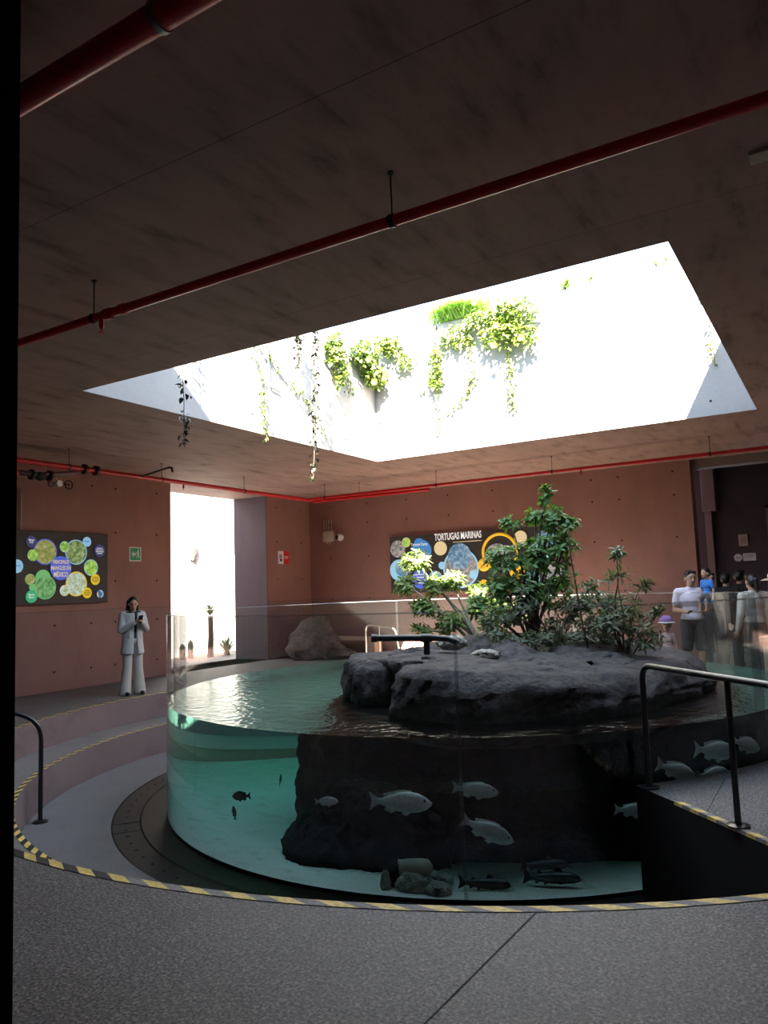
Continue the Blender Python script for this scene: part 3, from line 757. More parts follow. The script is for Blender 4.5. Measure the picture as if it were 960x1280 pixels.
mass('hanging_shrub', (-.8, S+.05, TOPB), [((-.75, S-.2, 6.5), (.55,.2,.22), 330), ((-.25, S-.25, 6.45), (.4,.2,.35), 360), ((-.6, S-.22, 6.1), (.4,.2,.25), 240), ((-.15, S-.25, 6.0), (.28,.18,.22), 140), ((-1.5, S-.12, 6.3), (.4,.12,.25), 170)],
     .10, M['leaf_vine'], 'big flowering yellow green shrub hanging down the back skylight wall', 43,
     flowers=[(-.95, S-.42, 6.72), (-.5, S-.44, 6.62), (-.55, S-.45, 6.2), (-.1, S-.46, 5.88), (-.62, S-.44, 5.86), (-.2, S-.45, 6.55)],
     strands=[([(-.5, S-.1, 5.9), (-.5, S-.08, 5.3), (-.48, S-.06, 4.75)], 90, .09), ([(-1.25, S-.08, 6.2), (-1.2, S-.06, 5.6), (-1.35, S-.05, 5.1)], 40, .08), ([(-1.2, S-.05, 5.5), (-1.5, S-.05, 5.1), (-1.75, S-.05, 4.85)], 34, .06)])
mass('hanging_shrub', (-1.95, S+.02, TOPB), [((-1.97, S-.12, 6.0), (.13,.1,.3), 90), ((-1.95, S-.12, 5.6), (.14,.1,.28), 150)], .09, M['leaf_vine'], 'narrow column of vine leaves left of the big flowering shrub', 44,
     strands=[([(-1.95, S-.08, 5.4), (-1.98, S-.06, 5.0), (-1.95, S-.05, 4.55)], 26, .05), ([(-2.0, S-.06, 5.7), (-2.25, S-.05, 5.45), (-2.4, S-.05, 5.35)], 20, .05)])
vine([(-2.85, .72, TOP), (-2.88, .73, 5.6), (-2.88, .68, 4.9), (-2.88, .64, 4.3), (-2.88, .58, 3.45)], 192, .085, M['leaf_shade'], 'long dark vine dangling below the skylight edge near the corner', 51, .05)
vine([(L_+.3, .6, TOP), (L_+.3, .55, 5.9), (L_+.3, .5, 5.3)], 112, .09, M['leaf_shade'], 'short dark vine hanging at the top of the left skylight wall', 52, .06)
vine([(L_+.05, -.5, TOP), (L_+.05, -.1, 5.1), (L_+.05, -.1, 4.6), (L_+.05, 0, 4.05)], 112, .07, M['leaf_vine'], 'thin yellowed vine on the left skylight wall, beside a conduit', 53, .05)
vine([(L_+.05, -.1, 5.6), (L_+.04, .5, 5.2), (L_+.04, 1.0, 5.0), (L_+.04, 1.4, 4.7), (L_+.04, 1.6, 4.3)], 96, .07, M['leaf_vine'], 'sparse vine creeping diagonally across the left skylight wall', 54, .05)
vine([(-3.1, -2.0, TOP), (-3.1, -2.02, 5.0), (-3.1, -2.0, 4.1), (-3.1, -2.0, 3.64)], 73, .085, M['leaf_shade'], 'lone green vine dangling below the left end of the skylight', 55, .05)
vine([(2.78, S-.06, TOPB), (2.80, S-.06, 5.6), (2.86, S-.06, 4.95)], 22, .08, M['leaf_vine'], 'single thin vine at the right end of the back skylight wall', 56, .04)
# grass tuft and small weeds on the back wall top
R_ = random.Random(8); gt = root('grass_tuft', (-1.5, S+.08, TOPB), 'round tuft of fine light green grass on the skylight wall top', 'grass tuft')
mb = MB()
for k in range(1500):
    a = R_.uniform(0, 2*PI); o = V((R_.gauss(0, .2), R_.gauss(0, .08), 0)); d = V((math.cos(a)*.7, math.sin(a)*.7 - .15, R_.uniform(.5, 1.2))).normalized()
    L = R_.uniform(.45, .75); p = V((-1.5, S+.08, TOPB-.01)) + o; q = p + d*L*.55; e = q + (d + V((0, 0, -.9))).normalized()*L*.5
    s_ = d.cross(V((0, 0, 1))).normalized()*.009
    mb.face([p - s_, p + s_, q + s_*.8, q - s_*.8]); mb.face([q - s_*.8, q + s_*.8, e])
o = mb.build('blades', [M['grass']], gt); o['kind'] = 'stuff'
def weed(x, z, n, size, label, seed, y=S+.05):
    R_ = random.Random(seed); rt = root('weed', (x, y, z), label, 'weed'); st = MB(); fo = MB()
    for k in range(3):
        tip = V((x + R_.uniform(-.12, .12), y - R_.uniform(0, .12), z + R_.uniform(.12, .28))); st.tube([(x, y, z), tip], .005, 5)
        for j in range(n): leaf(fo, V((x, y, z)).lerp(tip, R_.uniform(.3, 1)), (R_.uniform(-1, 1), R_.uniform(-1, .5), R_.uniform(0, 1)), (0, 0, 1), size, size*.4)
    st.build('stem', [M['bark']], rt); fo.build('foliage', [M['leaf_vine']], rt)
weed(.62, TOPB, 12, .13, 'small leafy weed on the skylight wall, nearest the big shrub', 61)
weed(.95, TOPB, 10, .08, 'small round weed on the skylight wall, middle of three', 62)
weed(2.15, TOPB, 6, .10, 'tiny weed near the right end of the skylight wall', 63)
# conduit on the left shaft wall
mb = MB(); mb.tube([(L_+.03, .07, TOP), (L_+.03, .09, 5.05), (L_+.03, .12, 4.97), (L_+.03, .35, 4.93)], .014, 10)
tag(mb.build('conduit', [M['galv']], None, True), 'thin grey conduit bent at its foot on the left skylight wall', 'pipe')

# patio plants
def rosette(name, c, stem, n, L, Wd, label, seed):
    R_ = random.Random(seed); c = V(c); rt = root(name, c, label, 'plant')
    if stem > 0:
        mb = MB(); mb.tube([c, c + V((.03, 0, stem*.5)), c + V((0, .02, stem))], [.09, .075, .07], 12); mb.build('trunk', [M['bark']], rt, True)
    mb = MB()
    for k in range(n):
        a = k*2.399; el = .15 + 1.25*(k/n); d = V((math.cos(a)*math.cos(el), math.sin(a)*math.cos(el), math.sin(el)))
        leaf(mb, c + V((0, 0, stem)), d, (0, 0, 1), L*R_.uniform(.8, 1.05), Wd, .08)
    mb.build('leaves', [M['agave']], rt)
rosette('yucca', (-10.9, 6.45, -.03), 1.15, 40, .42, .05, 'yucca with a short trunk outside before the sunlit wall', 71)
rosette('agave', (-10.9, 7.1, -.03), .05, 30, .55, .09, 'spiky agave on the ground outside the left opening', 72)
for i, (x, y, h, lb) in enumerate(((-11.2, 5.7, .42, 'small ribbed cactus outside, leftmost of the pair'), (-11.2, 6.0, .5, 'small ribbed cactus outside, nearer the yucca'))):
    mb = MB(); rows = []
    for k in range(9):
        t_ = k/8; rr = .07*(1 - max(0, (t_-.7)/.3)**2*.9)
        rows.append([(x + math.cos(2*PI*j/32)*rr*(1 + .12*math.cos(16*PI*j/32)), y + math.sin(2*PI*j/32)*rr*(1 + .12*math.cos(16*PI*j/32)), -.03 + h*t_) for j in range(32)])
    mb.grid(rows, True, True, True); tag(mb.build('cactus', [M['agave']], None, True), lb, 'cactus', 'cacti on the patio')
blob('wall_stone', (-11.98, 6.9, 2.9), (.07, .16, .26), M['boulder'], 'single brown stone set in the sunlit patio wall', 77, .15, cat='stone')

# ---------------------------------------------------------------- pipes
def hanger(x, y, z, rt, top=HC):
    mb = MB(); mb.cyl((x, y, z), (x, y, top), .005, 8); mb.cyl((x, y, top-.01), (x, y, top), .02, 14); mb.build('hanger_rod', [M['darkmetal']], rt)
def clamp(c, ax, r, rt, w=.035, mat='darkmetal'):
    c = V(c); ax = V(ax).normalized(); mb = MB(); mb.cyl(c - ax*w/2, c + ax*w/2, r, 20); mb.build('clamp', [M[mat]], rt, True, sharp=.6)
def sprinkler(c, rt):
    c = V(c); mb = MB(); mb.tube([c, c - V((0, 0, .05))], .018, 10); mb.tube([c - V((0, 0, .05)), c - V((0, 0, .075))], [.022, .012], 10)
    mb.cyl(c - V((0, 0, .11)), c - V((0, 0, .104)), .024, 12); mb.tube([c - V((.012, 0, .07)), c - V((.012, 0, .10))], .003, 6); mb.tube([c - V((-.012, 0, .07)), c - V((-.012, 0, .10))], .003, 6)
    mb.build('sprinkler_head', [M['red']], rt, True, sharp=.7)
pz = 3.86
rt = root('sprinkler_pipe', (-8.2, -7.2, 3.93), 'thick red pipe under the ceiling at upper left with a grey clamp', 'pipe')
mb = MB(); mb.cyl((-8.25, -7.20, 3.95), (9.9, -7.20, 3.95), .057, 24); mb.build('pipe_run', [M['red']], rt, True, sharp=.6)
clamp((2.16, -7.20, 3.95), (1, 0, 0), .064, rt, .03, 'galv'); hanger(2.16, -7.20, 3.99, rt)
rt = root('sprinkler_pipe', (-8.2, -5.38, pz), 'long red pipe crossing the near ceiling on thin hangers', 'pipe')
mb = MB(); mb.cyl((-8.25, -5.38, pz), (9.9, -5.38, pz), .034, 20); mb.build('pipe_run', [M['red']], rt, True, sharp=.6)
for x in (-3.6, -.59, 2.15, 5.0): hanger(x, -5.38, pz, rt); clamp((x, -5.38, pz), (1, 0, 0), .041, rt)
clamp((-.42, -5.38, pz), (1, 0, 0), .044, rt, .06, 'red'); sprinkler((-.50, -5.38, pz-.03), rt); clamp((-.25, -5.38, pz), (1, 0, 0), .042, rt, .04, 'red')
rt = root('sprinkler_pipe', (-6.55, -7.5, pz), 'bright red pipe running along the left wall below the ceiling', 'pipe')
mb = MB(); mb.cyl((-6.55, -7.9, pz), (-6.55, 5.40, pz), .045, 20); mb.build('pipe_run', [M['red']], rt, True, sharp=.6)
for y in (-4.0, -1.25, .75, 3.05): hanger(-6.55, y, pz, rt); clamp((-6.55, y, pz), (0, 1, 0), .05, rt, .03)
for y in (-.95, -.72): clamp((-6.55, y, pz), (0, 1, 0), .085, rt, .05)
sprinkler((-6.55, 1.3, pz-.04), rt)
mb = MB(); mb.tube([(-6.55, .25, pz), (-6.0, .15, pz+.03), (-5.62, .08, pz+.05), (-5.55, .07, pz+.03), (-5.53, .07, pz-.05)], .02, 12); mb.build('branch_pipe', [M['coat']], rt, True, sharp=.8)
rt2 = rt
rt = root('sprinkler_pipe', (-6.5, 5.3, pz), 'slim red pipe along the back wall, running to the right edge', 'pipe')
mb = MB(); mb.cyl((-6.5, 5.25, pz), (9.9, 5.25, pz), .034, 20); mb.build('pipe_run', [M['red']], rt, True, sharp=.6)
for x in (-6.0, -3.05, -.47, 2.44): hanger(x, 5.25, pz, rt); clamp((x, 5.25, pz), (1, 0, 0), .041, rt)
sprinkler((0.1, 5.25, pz-.03), rt)
rt = root('sprinkler_pipe', (-6.5, 5.55, pz-.03), 'short capped red pipe beside the back wall pipe at the corner', 'pipe')
mb = MB(); mb.cyl((-6.52, 5.48, pz-.03), (-3.4, 5.55, pz-.03), .036, 20); mb.build('pipe_run', [M['red']], rt, True, sharp=.6)
clamp((-3.42, 5.55, pz-.03), (1, 0, 0), .044, rt, .06, 'red'); clamp((-4.3, 5.53, pz-.03), (1, 0, 0), .042, rt, .03, 'red'); hanger(-5.2, 5.51, pz-.03, rt)
# valve set
rt = root('valve_assembly', (-6.7, -1.6, 3.5), 'dark valve set with handwheel and gauge under the left pipe', 'valve')
mb = MB(); mb.tube([(-6.62, -2.4, 3.68), (-6.62, -1.75, 3.68), (-6.62, -1.2, 3.76), (-6.6, -.98, 3.83)], .042, 14); mb.build('bypass_pipe', [M['coat']], rt, True)
mb = MB(); mb.ell((-6.62, -1.72, 3.66), (.075, .11, .075)); mb.cyl((-6.62, -1.9, 3.67), (-6.62, -1.86, 3.67), .085, 18); mb.cyl((-6.62, -1.58, 3.69), (-6.62, -1.54, 3.69), .085, 18); mb.build('valve_body', [M['darkmetal']], rt, True, sharp=.6)
mb = MB(); mb.ell((-6.60, -2.2, 3.66), (.07, .09, .07)); mb.build('valve_body', [M['red']], rt, True)
mb = MB(); mb.ring((-6.48, -1.3, 3.55), (1, 0, 0), .07, .011); mb.tube([(-6.48, -1.3, 3.48), (-6.48, -1.3, 3.62)], .006, 6); mb.tube([(-6.48, -1.37, 3.55), (-6.48, -1.23, 3.55)], .006, 6); mb.tube([(-6.48, -1.3, 3.55), (-6.62, -1.42, 3.6)], .012, 8); mb.build('handwheel', [M['darkmetal']], rt, True)
mb = MB(); mb.cyl((-6.60, -1.45, 3.56), (-6.50, -1.45, 3.56), .055, 20); mb.tube([(-6.58, -1.45, 3.56), (-6.62, -1.45, 3.70)], .012, 8); mb.build('gauge', [M['white']], rt, True, sharp=.6)
mb = MB(); mb.ring((-6.5, -1.62, 3.54), (1, 0, 0), .045, .009); mb.tube([(-6.5, -1.62, 3.54), (-6.62, -1.66, 3.66)], .01, 8); mb.build('lever', [M['darkmetal']], rt, True)
mb = MB(); mb.tube([(XL+.03, -.98, 3.7), (XL+.03, -.98, 2.96)], .014, 10); tag(mb.build('conduit', [M['beige']], None, True), 'beige vertical conduit on the left wall above the mangrove panel', 'pipe')
# ceiling plate
mb = MB(); mb.box((4.02, -4.35, HC-.025), (4.42, -4.22, HC), .005); tag(mb.build('ceiling_plate', [M['beige']]), 'pale plate on the ceiling at the upper right edge', 'plate')

# ---------------------------------------------------------------- handrails
def bend(pts, rad=.12, n=6):
    pts = [V(p) for p in pts]; out = [pts[0]]
    for a, b, c in zip(pts, pts[1:], pts[2:]):
        u = (a-b).normalized(); w = (c-b).normalized(); r = min(rad, (a-b).length*.45, (c-b).length*.45)
        p, q = b + u*r, b + w*r
        for k in range(n+1):
            t_ = k/n; out.append(p*(1-t_)**2 + b*2*t_*(1-t_) + q*t_*t_)
    out.append(pts[-1]); return out
rt = root('handrail', (2.83, -2.76, 0), 'black handrail with two visible posts on the platform at right', 'handrail')
u = V((.7071, -.7071, 0)); b0 = V((2.83, -2.75, 0)); b1 = V((3.56, -3.50, 0)); b2 = V((4.35, -4.30, 0))
mb = MB(); mb.tube(bend([b0, b0 + V((0, 0, .97)), b2 + u*.3 + V((0, 0, .97))], .13), .024, 16); mb.build('top_rail', [M['rail']], rt, True, sharp=.8)
for b in (b1, b2):
    mb = MB(); mb.cyl(b, b + V((0, 0, .96)), .021, 14); mb.build('post', [M['rail']], rt, True, sharp=.8)
for b in (b0, b1, b2):
    mb = MB(); mb.tube([b, b + V((0, 0, .012)), b + V((0, 0, .02))], [.075, .075, .05], 24); mb.build('base_plate', [M['rail']], rt, True, sharp=.5)
rt = root('handrail', (-3.73, -3.64, HB), 'black bent handrail post standing on the pit floor at left', 'handrail')
b0 = V((-3.73, -3.64, HB)); 
mb = MB(); mb.tube(bend([b0, b0 + V((0, 0, 1.13)), b0 + V((-1.3, -1.3, 1.78)), b0 + V((-1.3, -1.3, .84))], .22), .026, 16); mb.build('top_rail', [M['rail']], rt, True, sharp=.8)
mb = MB(); mb.tube([b0, b0 + V((0, 0, .012)), b0 + V((0, 0, .03))], [.085, .085, .045], 24); mb.build('base_plate', [M['rail']], rt, True, sharp=.5)
rt = root('handrail', (-5.6, 6.9, 0), 'steel handrail behind the tank beside the corner bench', 'handrail')
mb = MB(); mb.tube(bend([(-5.95, 6.75, 0), (-5.95, 6.75, .80), (-5.15, 6.85, .72), (-5.05, 6.87, 0)], .16), .024, 14); mb.build('top_rail', [M['steel']], rt, True, sharp=.8)
mb = MB(); mb.cyl((-5.58, 6.8, 0), (-5.58, 6.8, .765), .018, 12); mb.build('post', [M['steel']], rt, True, sharp=.8)

# ---------------------------------------------------------------- benches
def bench(loc, rz, Lb, mat, label):
    rt = root('bench', (0, 0, 0), label, 'bench')
    mb = MB(); mb.box((-Lb/2, -.22, .40), (Lb/2, .22, .48), .012); mb.build('seat', [mat], rt)
    for s_ in (-1, 1):
        mb = MB(); x = s_*(Lb/2-.25); mb.box((x-.13, -.18, 0), (x+.13, .18, .40), .01); mb.build('leg', [mat], rt)
    rt.location = loc; rt.rotation_euler = (0, 0, rz); return rt
bench((-6.75, 7.2, 0), 0, 2.0, M['wood'], 'long low bench by the back wall in the left corner')
mb = MB(); mb.box((-1.3, -.14, 0), (1.3, .14, .80), .015); mb.box((-1.34, -.17, .80), (1.34, .17, .87), .015)
o = mb.build('low_wall', [M['cream']]); o.location = (3.72, 3.2, 0); o.rotation_euler = (0, 0, 1.36)
tag(o, 'cream low wall with a cap behind the tank at the right edge', 'low wall')

# ---------------------------------------------------------------- wall fittings
rt = root('junction_box', (-7.62, YB, 3.0), 'beige junction box with four conduits on the back wall', 'electrical box')
mb = MB(); mb.box((-7.82, YB-.12, 3.0), (-7.46, YB, 3.30), .05); mb.build('box_body', [M['beige']], rt, True, sharp=.6)
for x in (-7.77, -7.69, -7.61, -7.53):
    mb = MB(); mb.cyl((x, YB-.05, 3.28), (x, YB-.05, 3.62), .016, 10); mb.build('conduit', [M['beige']], rt, True)
mb = MB(); mb.cyl((-7.68, YB-.06, 3.02), (-7.68, YB-.06, 2.95), .016, 10); mb.build('cable_gland', [M['beige']], rt); mb = MB(); mb.cyl((-7.6, YB-.06, 3.02), (-7.6, YB-.06, 2.93), .012, 10); mb.build('cable_gland', [M['beige']], rt)
rt = root('security_camera', (-7.2, YB, 3.06), 'small round white camera beside the junction box', 'camera')
mb = MB(); mb.cyl((-7.22, YB, 3.1), (-7.22, YB-.05, 3.1), .06, 20); mb.ell((-7.2, YB-.12, 3.1), (.10, .10, .10)); mb.build('housing', [M['white']], rt, True)
mb = MB(); mb.ell((-7.25, YB-.20, 3.1), (.055, .04, .055)); mb.build('lens', [M['eye']], rt, True)

def wall_frame(n):  # axes on a wall: right and up as seen from the room
    return (V((0, 1, 0)), V((0, 0, 1)), V((1, 0, 0))) if n == 'L' else (V((1, 0, 0)), V((0, 0, 1)), V((0, -1, 0)))

# exit sign
rt = root('exit_sign', (XL, 1.62, 2.43), 'small green and white exit sign with an arrow on the left wall', 'sign')
x, y, z = wall_frame('L')
mb = MB(); mb.box((XL, 1.46, 2.42), (XL+.012, 1.77, 2.72)); mb.build('plate', [M['textw']], rt)
mb = MB(); mb.box((XL+.012, 1.485, 2.445), (XL+.015, 1.745, 2.695)); mb.build('field', [M['exitgreen']], rt)
mb = MB(); xx = XL+.016
def poly(mb, pts, x0, h=.002):
    a = [V((x0, p[0], p[1])) for p in pts]; b = [q + V((h, 0, 0)) for q in a]
    mb.grid([a, b], True, True, True)
poly(mb, [(1.51, 2.57), (1.57, 2.64), (1.57, 2.595), (1.63, 2.595), (1.63, 2.545), (1.57, 2.545), (1.57, 2.50)], XL+.015)
mb.build('arrow', [M['textw']], rt)
mb = MB(); mb.disc((XL+.015, 1.69, 2.655), (1, 0, 0), .018, .002, 16)
poly(mb, [(1.67, 2.635), (1.70, 2.63), (1.715, 2.59), (1.70, 2.56), (1.73, 2.50), (1.71, 2.49), (1.68, 2.55), (1.655, 2.49), (1.635, 2.49), (1.665, 2.56), (1.66, 2.60), (1.64, 2.59), (1.645, 2.61)], XL+.015)
mb.build('running_figure', [M['textw']], rt)
# fire sign
rt = root('extinguisher_sign', (XL, 6.5, 2.42), 'red and white extinguisher sign on the left wall near the corner', 'sign')
mb = MB(); mb.box((XL, 6.28, 2.42), (XL+.012, 6.50, 2.76)); mb.build('plate', [M['textw']], rt)
mb = MB(); mb.box((XL, 6.50, 2.42), (XL+.012, 6.73, 2.76)); mb.build('plate', [M['signred']], rt)
mb = MB(); mb.ring((XL+.013, 6.38, 2.62), (1, 0, 0), .05, .007); poly(mb, [(6.35, 2.49), (6.44, 2.49), (6.44, 2.55), (6.35, 2.55)], XL+.012); poly(mb, [(6.365, 2.59), (6.395, 2.59), (6.395, 2.65), (6.365, 2.65)], XL+.012); mb.build('symbol', [M['blackcloth']], rt)
mb = MB(); poly(mb, [(6.53, 2.60), (6.70, 2.60), (6.70, 2.62), (6.53, 2.62)], XL+.012); poly(mb, [(6.53, 2.56), (6.67, 2.56), (6.67, 2.575), (6.53, 2.575)], XL+.012); mb.build('text_lines', [M['textw']], rt)
# thermostat and oval sign on the dark wall
rt = root('wall_control', (2.45, 9.3, 2.35), 'small framed beige control on the dark wall beside the door', 'control box')
mb = MB(); mb.box((2.36, 9.26, 2.34), (2.55, 9.3, 2.60), .01); mb.build('box_body', [M['beige']], rt)
mb = MB(); mb.box((2.40, 9.255, 2.38), (2.51, 9.262, 2.56)); mb.build('cover', [M['wood']], rt)
rt = root('room_sign', (2.45, 9.3, 2.02), 'white sign of a disc and a plate on the dark wall', 'sign')
mb = MB(); mb.disc((2.32, 9.295, 2.09), (0, -1, 0), .085, .012, 32); mb.build('disc', [M['white']], rt)
mb = MB(); mb.box((2.42, 9.283, 2.01), (2.68, 9.298, 2.18), .004); mb.build('plate', [M['white']], rt)
mb = MB(); mb.box((2.46, 9.28, 2.12), (2.64, 9.284, 2.14)); mb.build('text_line', [M['greytext']], rt); mb = MB(); mb.box((2.46, 9.28, 2.08), (2.62, 9.284, 2.095)); mb.build('text_line', [M['greytext']], rt); mb = MB(); mb.box((2.28, 9.28, 2.08), (2.36, 9.285, 2.10)); mb.build('text_line', [M['greytext']], rt)

# mangrove panel
rt = root('information_panel', (XL, -.4, 1.6), 'dark mangrove panel with round pictures on the left wall', 'information panel')
mb = MB(); mb.box((XL+.02, -2.6, 1.60), (XL+.07, .88, 2.94), .006); mb.build('board', [M['panel']], rt)
mb = MB(); mb.box((XL, -2.5, 1.66), (XL+.02, .80, 2.88)); mb.build('backing', [M['black']], rt)
lay = [0]; LD = [None]
def pd(cx, cy, rp, mat, name, ringmat=None, lift=None):
    uf = (cx-45)/855; yt = 95+35*uf; yb = 840-35*uf; vf = (cy-yt)/(yb-yt)
    yy = -1.05 + uf*1.93; zz = 2.93 - vf*1.33; r = rp/7.68/71
    lay[0] += 1; x0 = XL + .069 + lay[0]*.0016
    if ringmat:
        mb = MB(); mb.disc((x0, yy, zz), (1, 0, 0), r*1.09, .0012, 48); po = mb.build('picture_ring', [M[ringmat]], rt); x0 += .0012
    mb = MB(); mb.disc((x0, yy, zz), (1, 0, 0), r, .0014, 48); LD[0] = mb.build(name, [M[mat]], po if ringmat else rt)
    return V((x0 + .0018, yy, zz)), r
X_, Y_, Z_ = wall_frame('L')
pd(285, 305, 120, 'pic_mangrove', 'picture', 'royal'); pd(175, 340, 55, 'pic_leaf', 'picture', 'pic_green')
pd(575, 305, 120, 'pic_forest', 'picture', 'aqua'); pd(462, 252, 52, 'pic_leaf', 'picture', 'aqua')
pd(722, 460, 80, 'pic_leaf', 'picture', 'aqua')
pd(265, 570, 85, 'greenring', 'picture'); pd(285, 660, 110, 'pic_green', 'picture', 'greenring'); pd(150, 582, 50, 'pic_mangrove', 'picture', 'greenring'); pd(170, 660, 36, 'greenring', 'picture')
pd(575, 625, 118, 'pic_water', 'picture', 'gold'); pd(462, 692, 52, 'pic_water', 'picture', 'gold_text')
c, r = pd(425, 468, 122, 'royal', 'title_disc')
text('PRINCIPALES', .098, M['gold_text'], LD[0], c + V((0, 0, .112)), X_*0 + Y_*0 + V((0, 1, 0)), V((0, 0, 1)), 'title', bold=.002, sx=.60)
text('MANGLES EN', .112, M['gold_text'], LD[0], c, (0, 1, 0), (0, 0, 1), 'title', bold=.002, sx=.62)
text('MÉXICO', .125, M['gold_text'], LD[0], c - V((0, 0, .122)), (0, 1, 0), (0, 0, 1), 'title', bold=.003, sx=.66)
for cx, cy, rp, m, tx, tm in ((155, 205, 58, 'indigo', 'Mangle\nRojo', 'lit_text'), (675, 200, 52, 'sky', 'Mangle', 'royal'), (805, 290, 66, 'indigo', None, 'lit_text'), (160, 752, 62, 'greenp', 'Mangle\nBlanco', 'lit_text'), (760, 580, 58, 'gold', None, 'coat'), (678, 715, 56, 'gold', None, 'coat'), (30, 452, 66, 'sky', 'Mangle', 'royal')):
    c, r = pd(cx, cy, rp, m, 'caption_disc')
    if tx: text(tx, r*.42, M[tm], LD[0], c + V((0, 0, .01)), (0, 1, 0), (0, 0, 1), 'caption', bold=.001, extrude=.001, sx=.9)
    if not tx:
        mb = MB()
        for k in range(4):
            w = r*(.55, .75, .75, .5)[k]; zz = c.z + r*(.42 - .28*k); mb.box((c.x, c.y-w, zz-r*.06), (c.x+.001, c.y+w, zz+r*.06))
        mb.build('caption', [M[tm]], LD[0])
c, r = pd(808, 725, 45, 'globe_blue', 'emblem', None)
mb = MB()
def arcpoly(c, r, a0, a1, r0, r1, mb, ax=0):
    pts = [(c.y + r*r1*math.cos(a0+(a1-a0)*k/12), c.z + r*r1*math.sin(a0+(a1-a0)*k/12)) for k in range(13)] + [(c.y + r*r0*math.cos(a1-(a1-a0)*k/12) , c.z + r*r0*math.sin(a1-(a1-a0)*k/12)) for k in range(13)]
    poly(mb, pts, c.x, .001)
arcpoly(c, r, -1.2, 1.6, .6, .95, mb); mb.build('emblem_mark', [M['sky']], LD[0])
mb = MB(); arcpoly(c, r, 2.6, 4.2, .55, .9, mb); mb.build('emblem_mark', [M['gold_text']], LD[0])

# turtle panel on the back wall
rt = root('information_panel', (-3.35, YB, 1.55), 'long dark turtle panel on the back wall behind the shrubs', 'information panel')
mb = MB(); mb.box((-5.68, YB-.08, 1.55), (-1.05, YB-.03, 3.0), .006); mb.build('board', [M['panel']], rt)
mb = MB(); mb.box((-5.55, YB-.03, 1.62), (-1.18, YB, 2.93)); mb.build('backing', [M['black']], rt)
lay[0] = 0
def tp(cx, cy):
    uf = (cx-42)/870; yt = 72-42*uf; yb = 338-26*uf; return -5.68 + uf*4.63, 3.0 - (cy-yt)/(yb-yt)*1.45
def td(cx, cy, rp, mat, name='picture', ring=None):
    xx, zz = tp(cx, cy); r = rp/4/48; lay[0] += 1; y0 = YB-.079 - lay[0]*.0016
    if ring:
        mb = MB(); mb.disc((xx, y0, zz), (0, -1, 0), r*1.1, .0012, 48); po = mb.build('picture_ring', [M[ring]], rt); y0 -= .0012
    mb = MB(); mb.disc((xx, y0, zz), (0, -1, 0), r, .0014, 48); LD[0] = mb.build(name, [M[mat]], po if ring else rt); return V((xx, y0-.0018, zz)), r
td(86, 128, 42, 'pic_turtle'); td(134, 98, 22, 'pic_leaf', ring='gold_text'); td(215, 140, 55, 'blueback'); td(222, 165, 40, 'pic_sea')
c, r = td(205, 108, 30, 'blueback', 'caption_disc'); text('Tortuga Carey', .10, M['lit_text'], LD[0], c, (1, 0, 0), (0, 0, 1), 'caption', extrude=.001, bold=.002, sx=.8)
td(90, 228, 52, 'sky', 'picture'); td(110, 220, 40, 'pic_sea'); c, r = td(205, 270, 46, 'royal', 'caption_disc')
mb = MB()
for k in range(4): mb.box((c.x-.14, c.y-.001, c.z+.10-.07*k), (c.x+.12, c.y, c.z+.125-.07*k))
mb.build('caption', [M['lit_text']], LD[0])
td(318, 128, 34, 'gold_text'); td(285, 268, 38, 'pic_sea'); td(418, 222, 84, 'pic_turtle', ring='aqua'); td(322, 208, 18, 'aqua'); td(480, 250, 20, 'aqua')
td(415, 165, 60, 'pic_sea')
xx, zz = tp(612, 150); mb = MB(); mb.ring((xx, YB-.085, zz), (0, 1, 0), .43, .035, 48, 8); mb.ring((xx-.42, YB-.09, zz-.28), (0, 1, 0), .09, .07, 24, 8); mb.build('life_ring', [M['orange']], rt, True)
td(600, 170, 60, 'pic_turtle'); td(530, 295, 22, 'orange'); td(715, 85, 30, 'gold_text'); td(800, 160, 46, 'aqua'); td(830, 95, 42, 'pic_sea'); td(690, 235, 36, 'orange'); td(850, 240, 44, 'pic_turtle'); td(760, 270, 36, 'pic_sea')
xx, zz = tp(430, 68); text('TORTUGAS MARINAS', .235, M['lit_text'], rt, (xx-.12, YB-.082, zz-.02), (1, 0, 0), (0, 0, 1), 'title', bold=.007, sx=.56)
mb = MB(); xx, zz = tp(455, 98); mb.box((xx-.38, YB-.083, zz-.008), (xx+.38, YB-.08, zz+.008)); mb.build('title_rule', [M['gold_text']], rt)

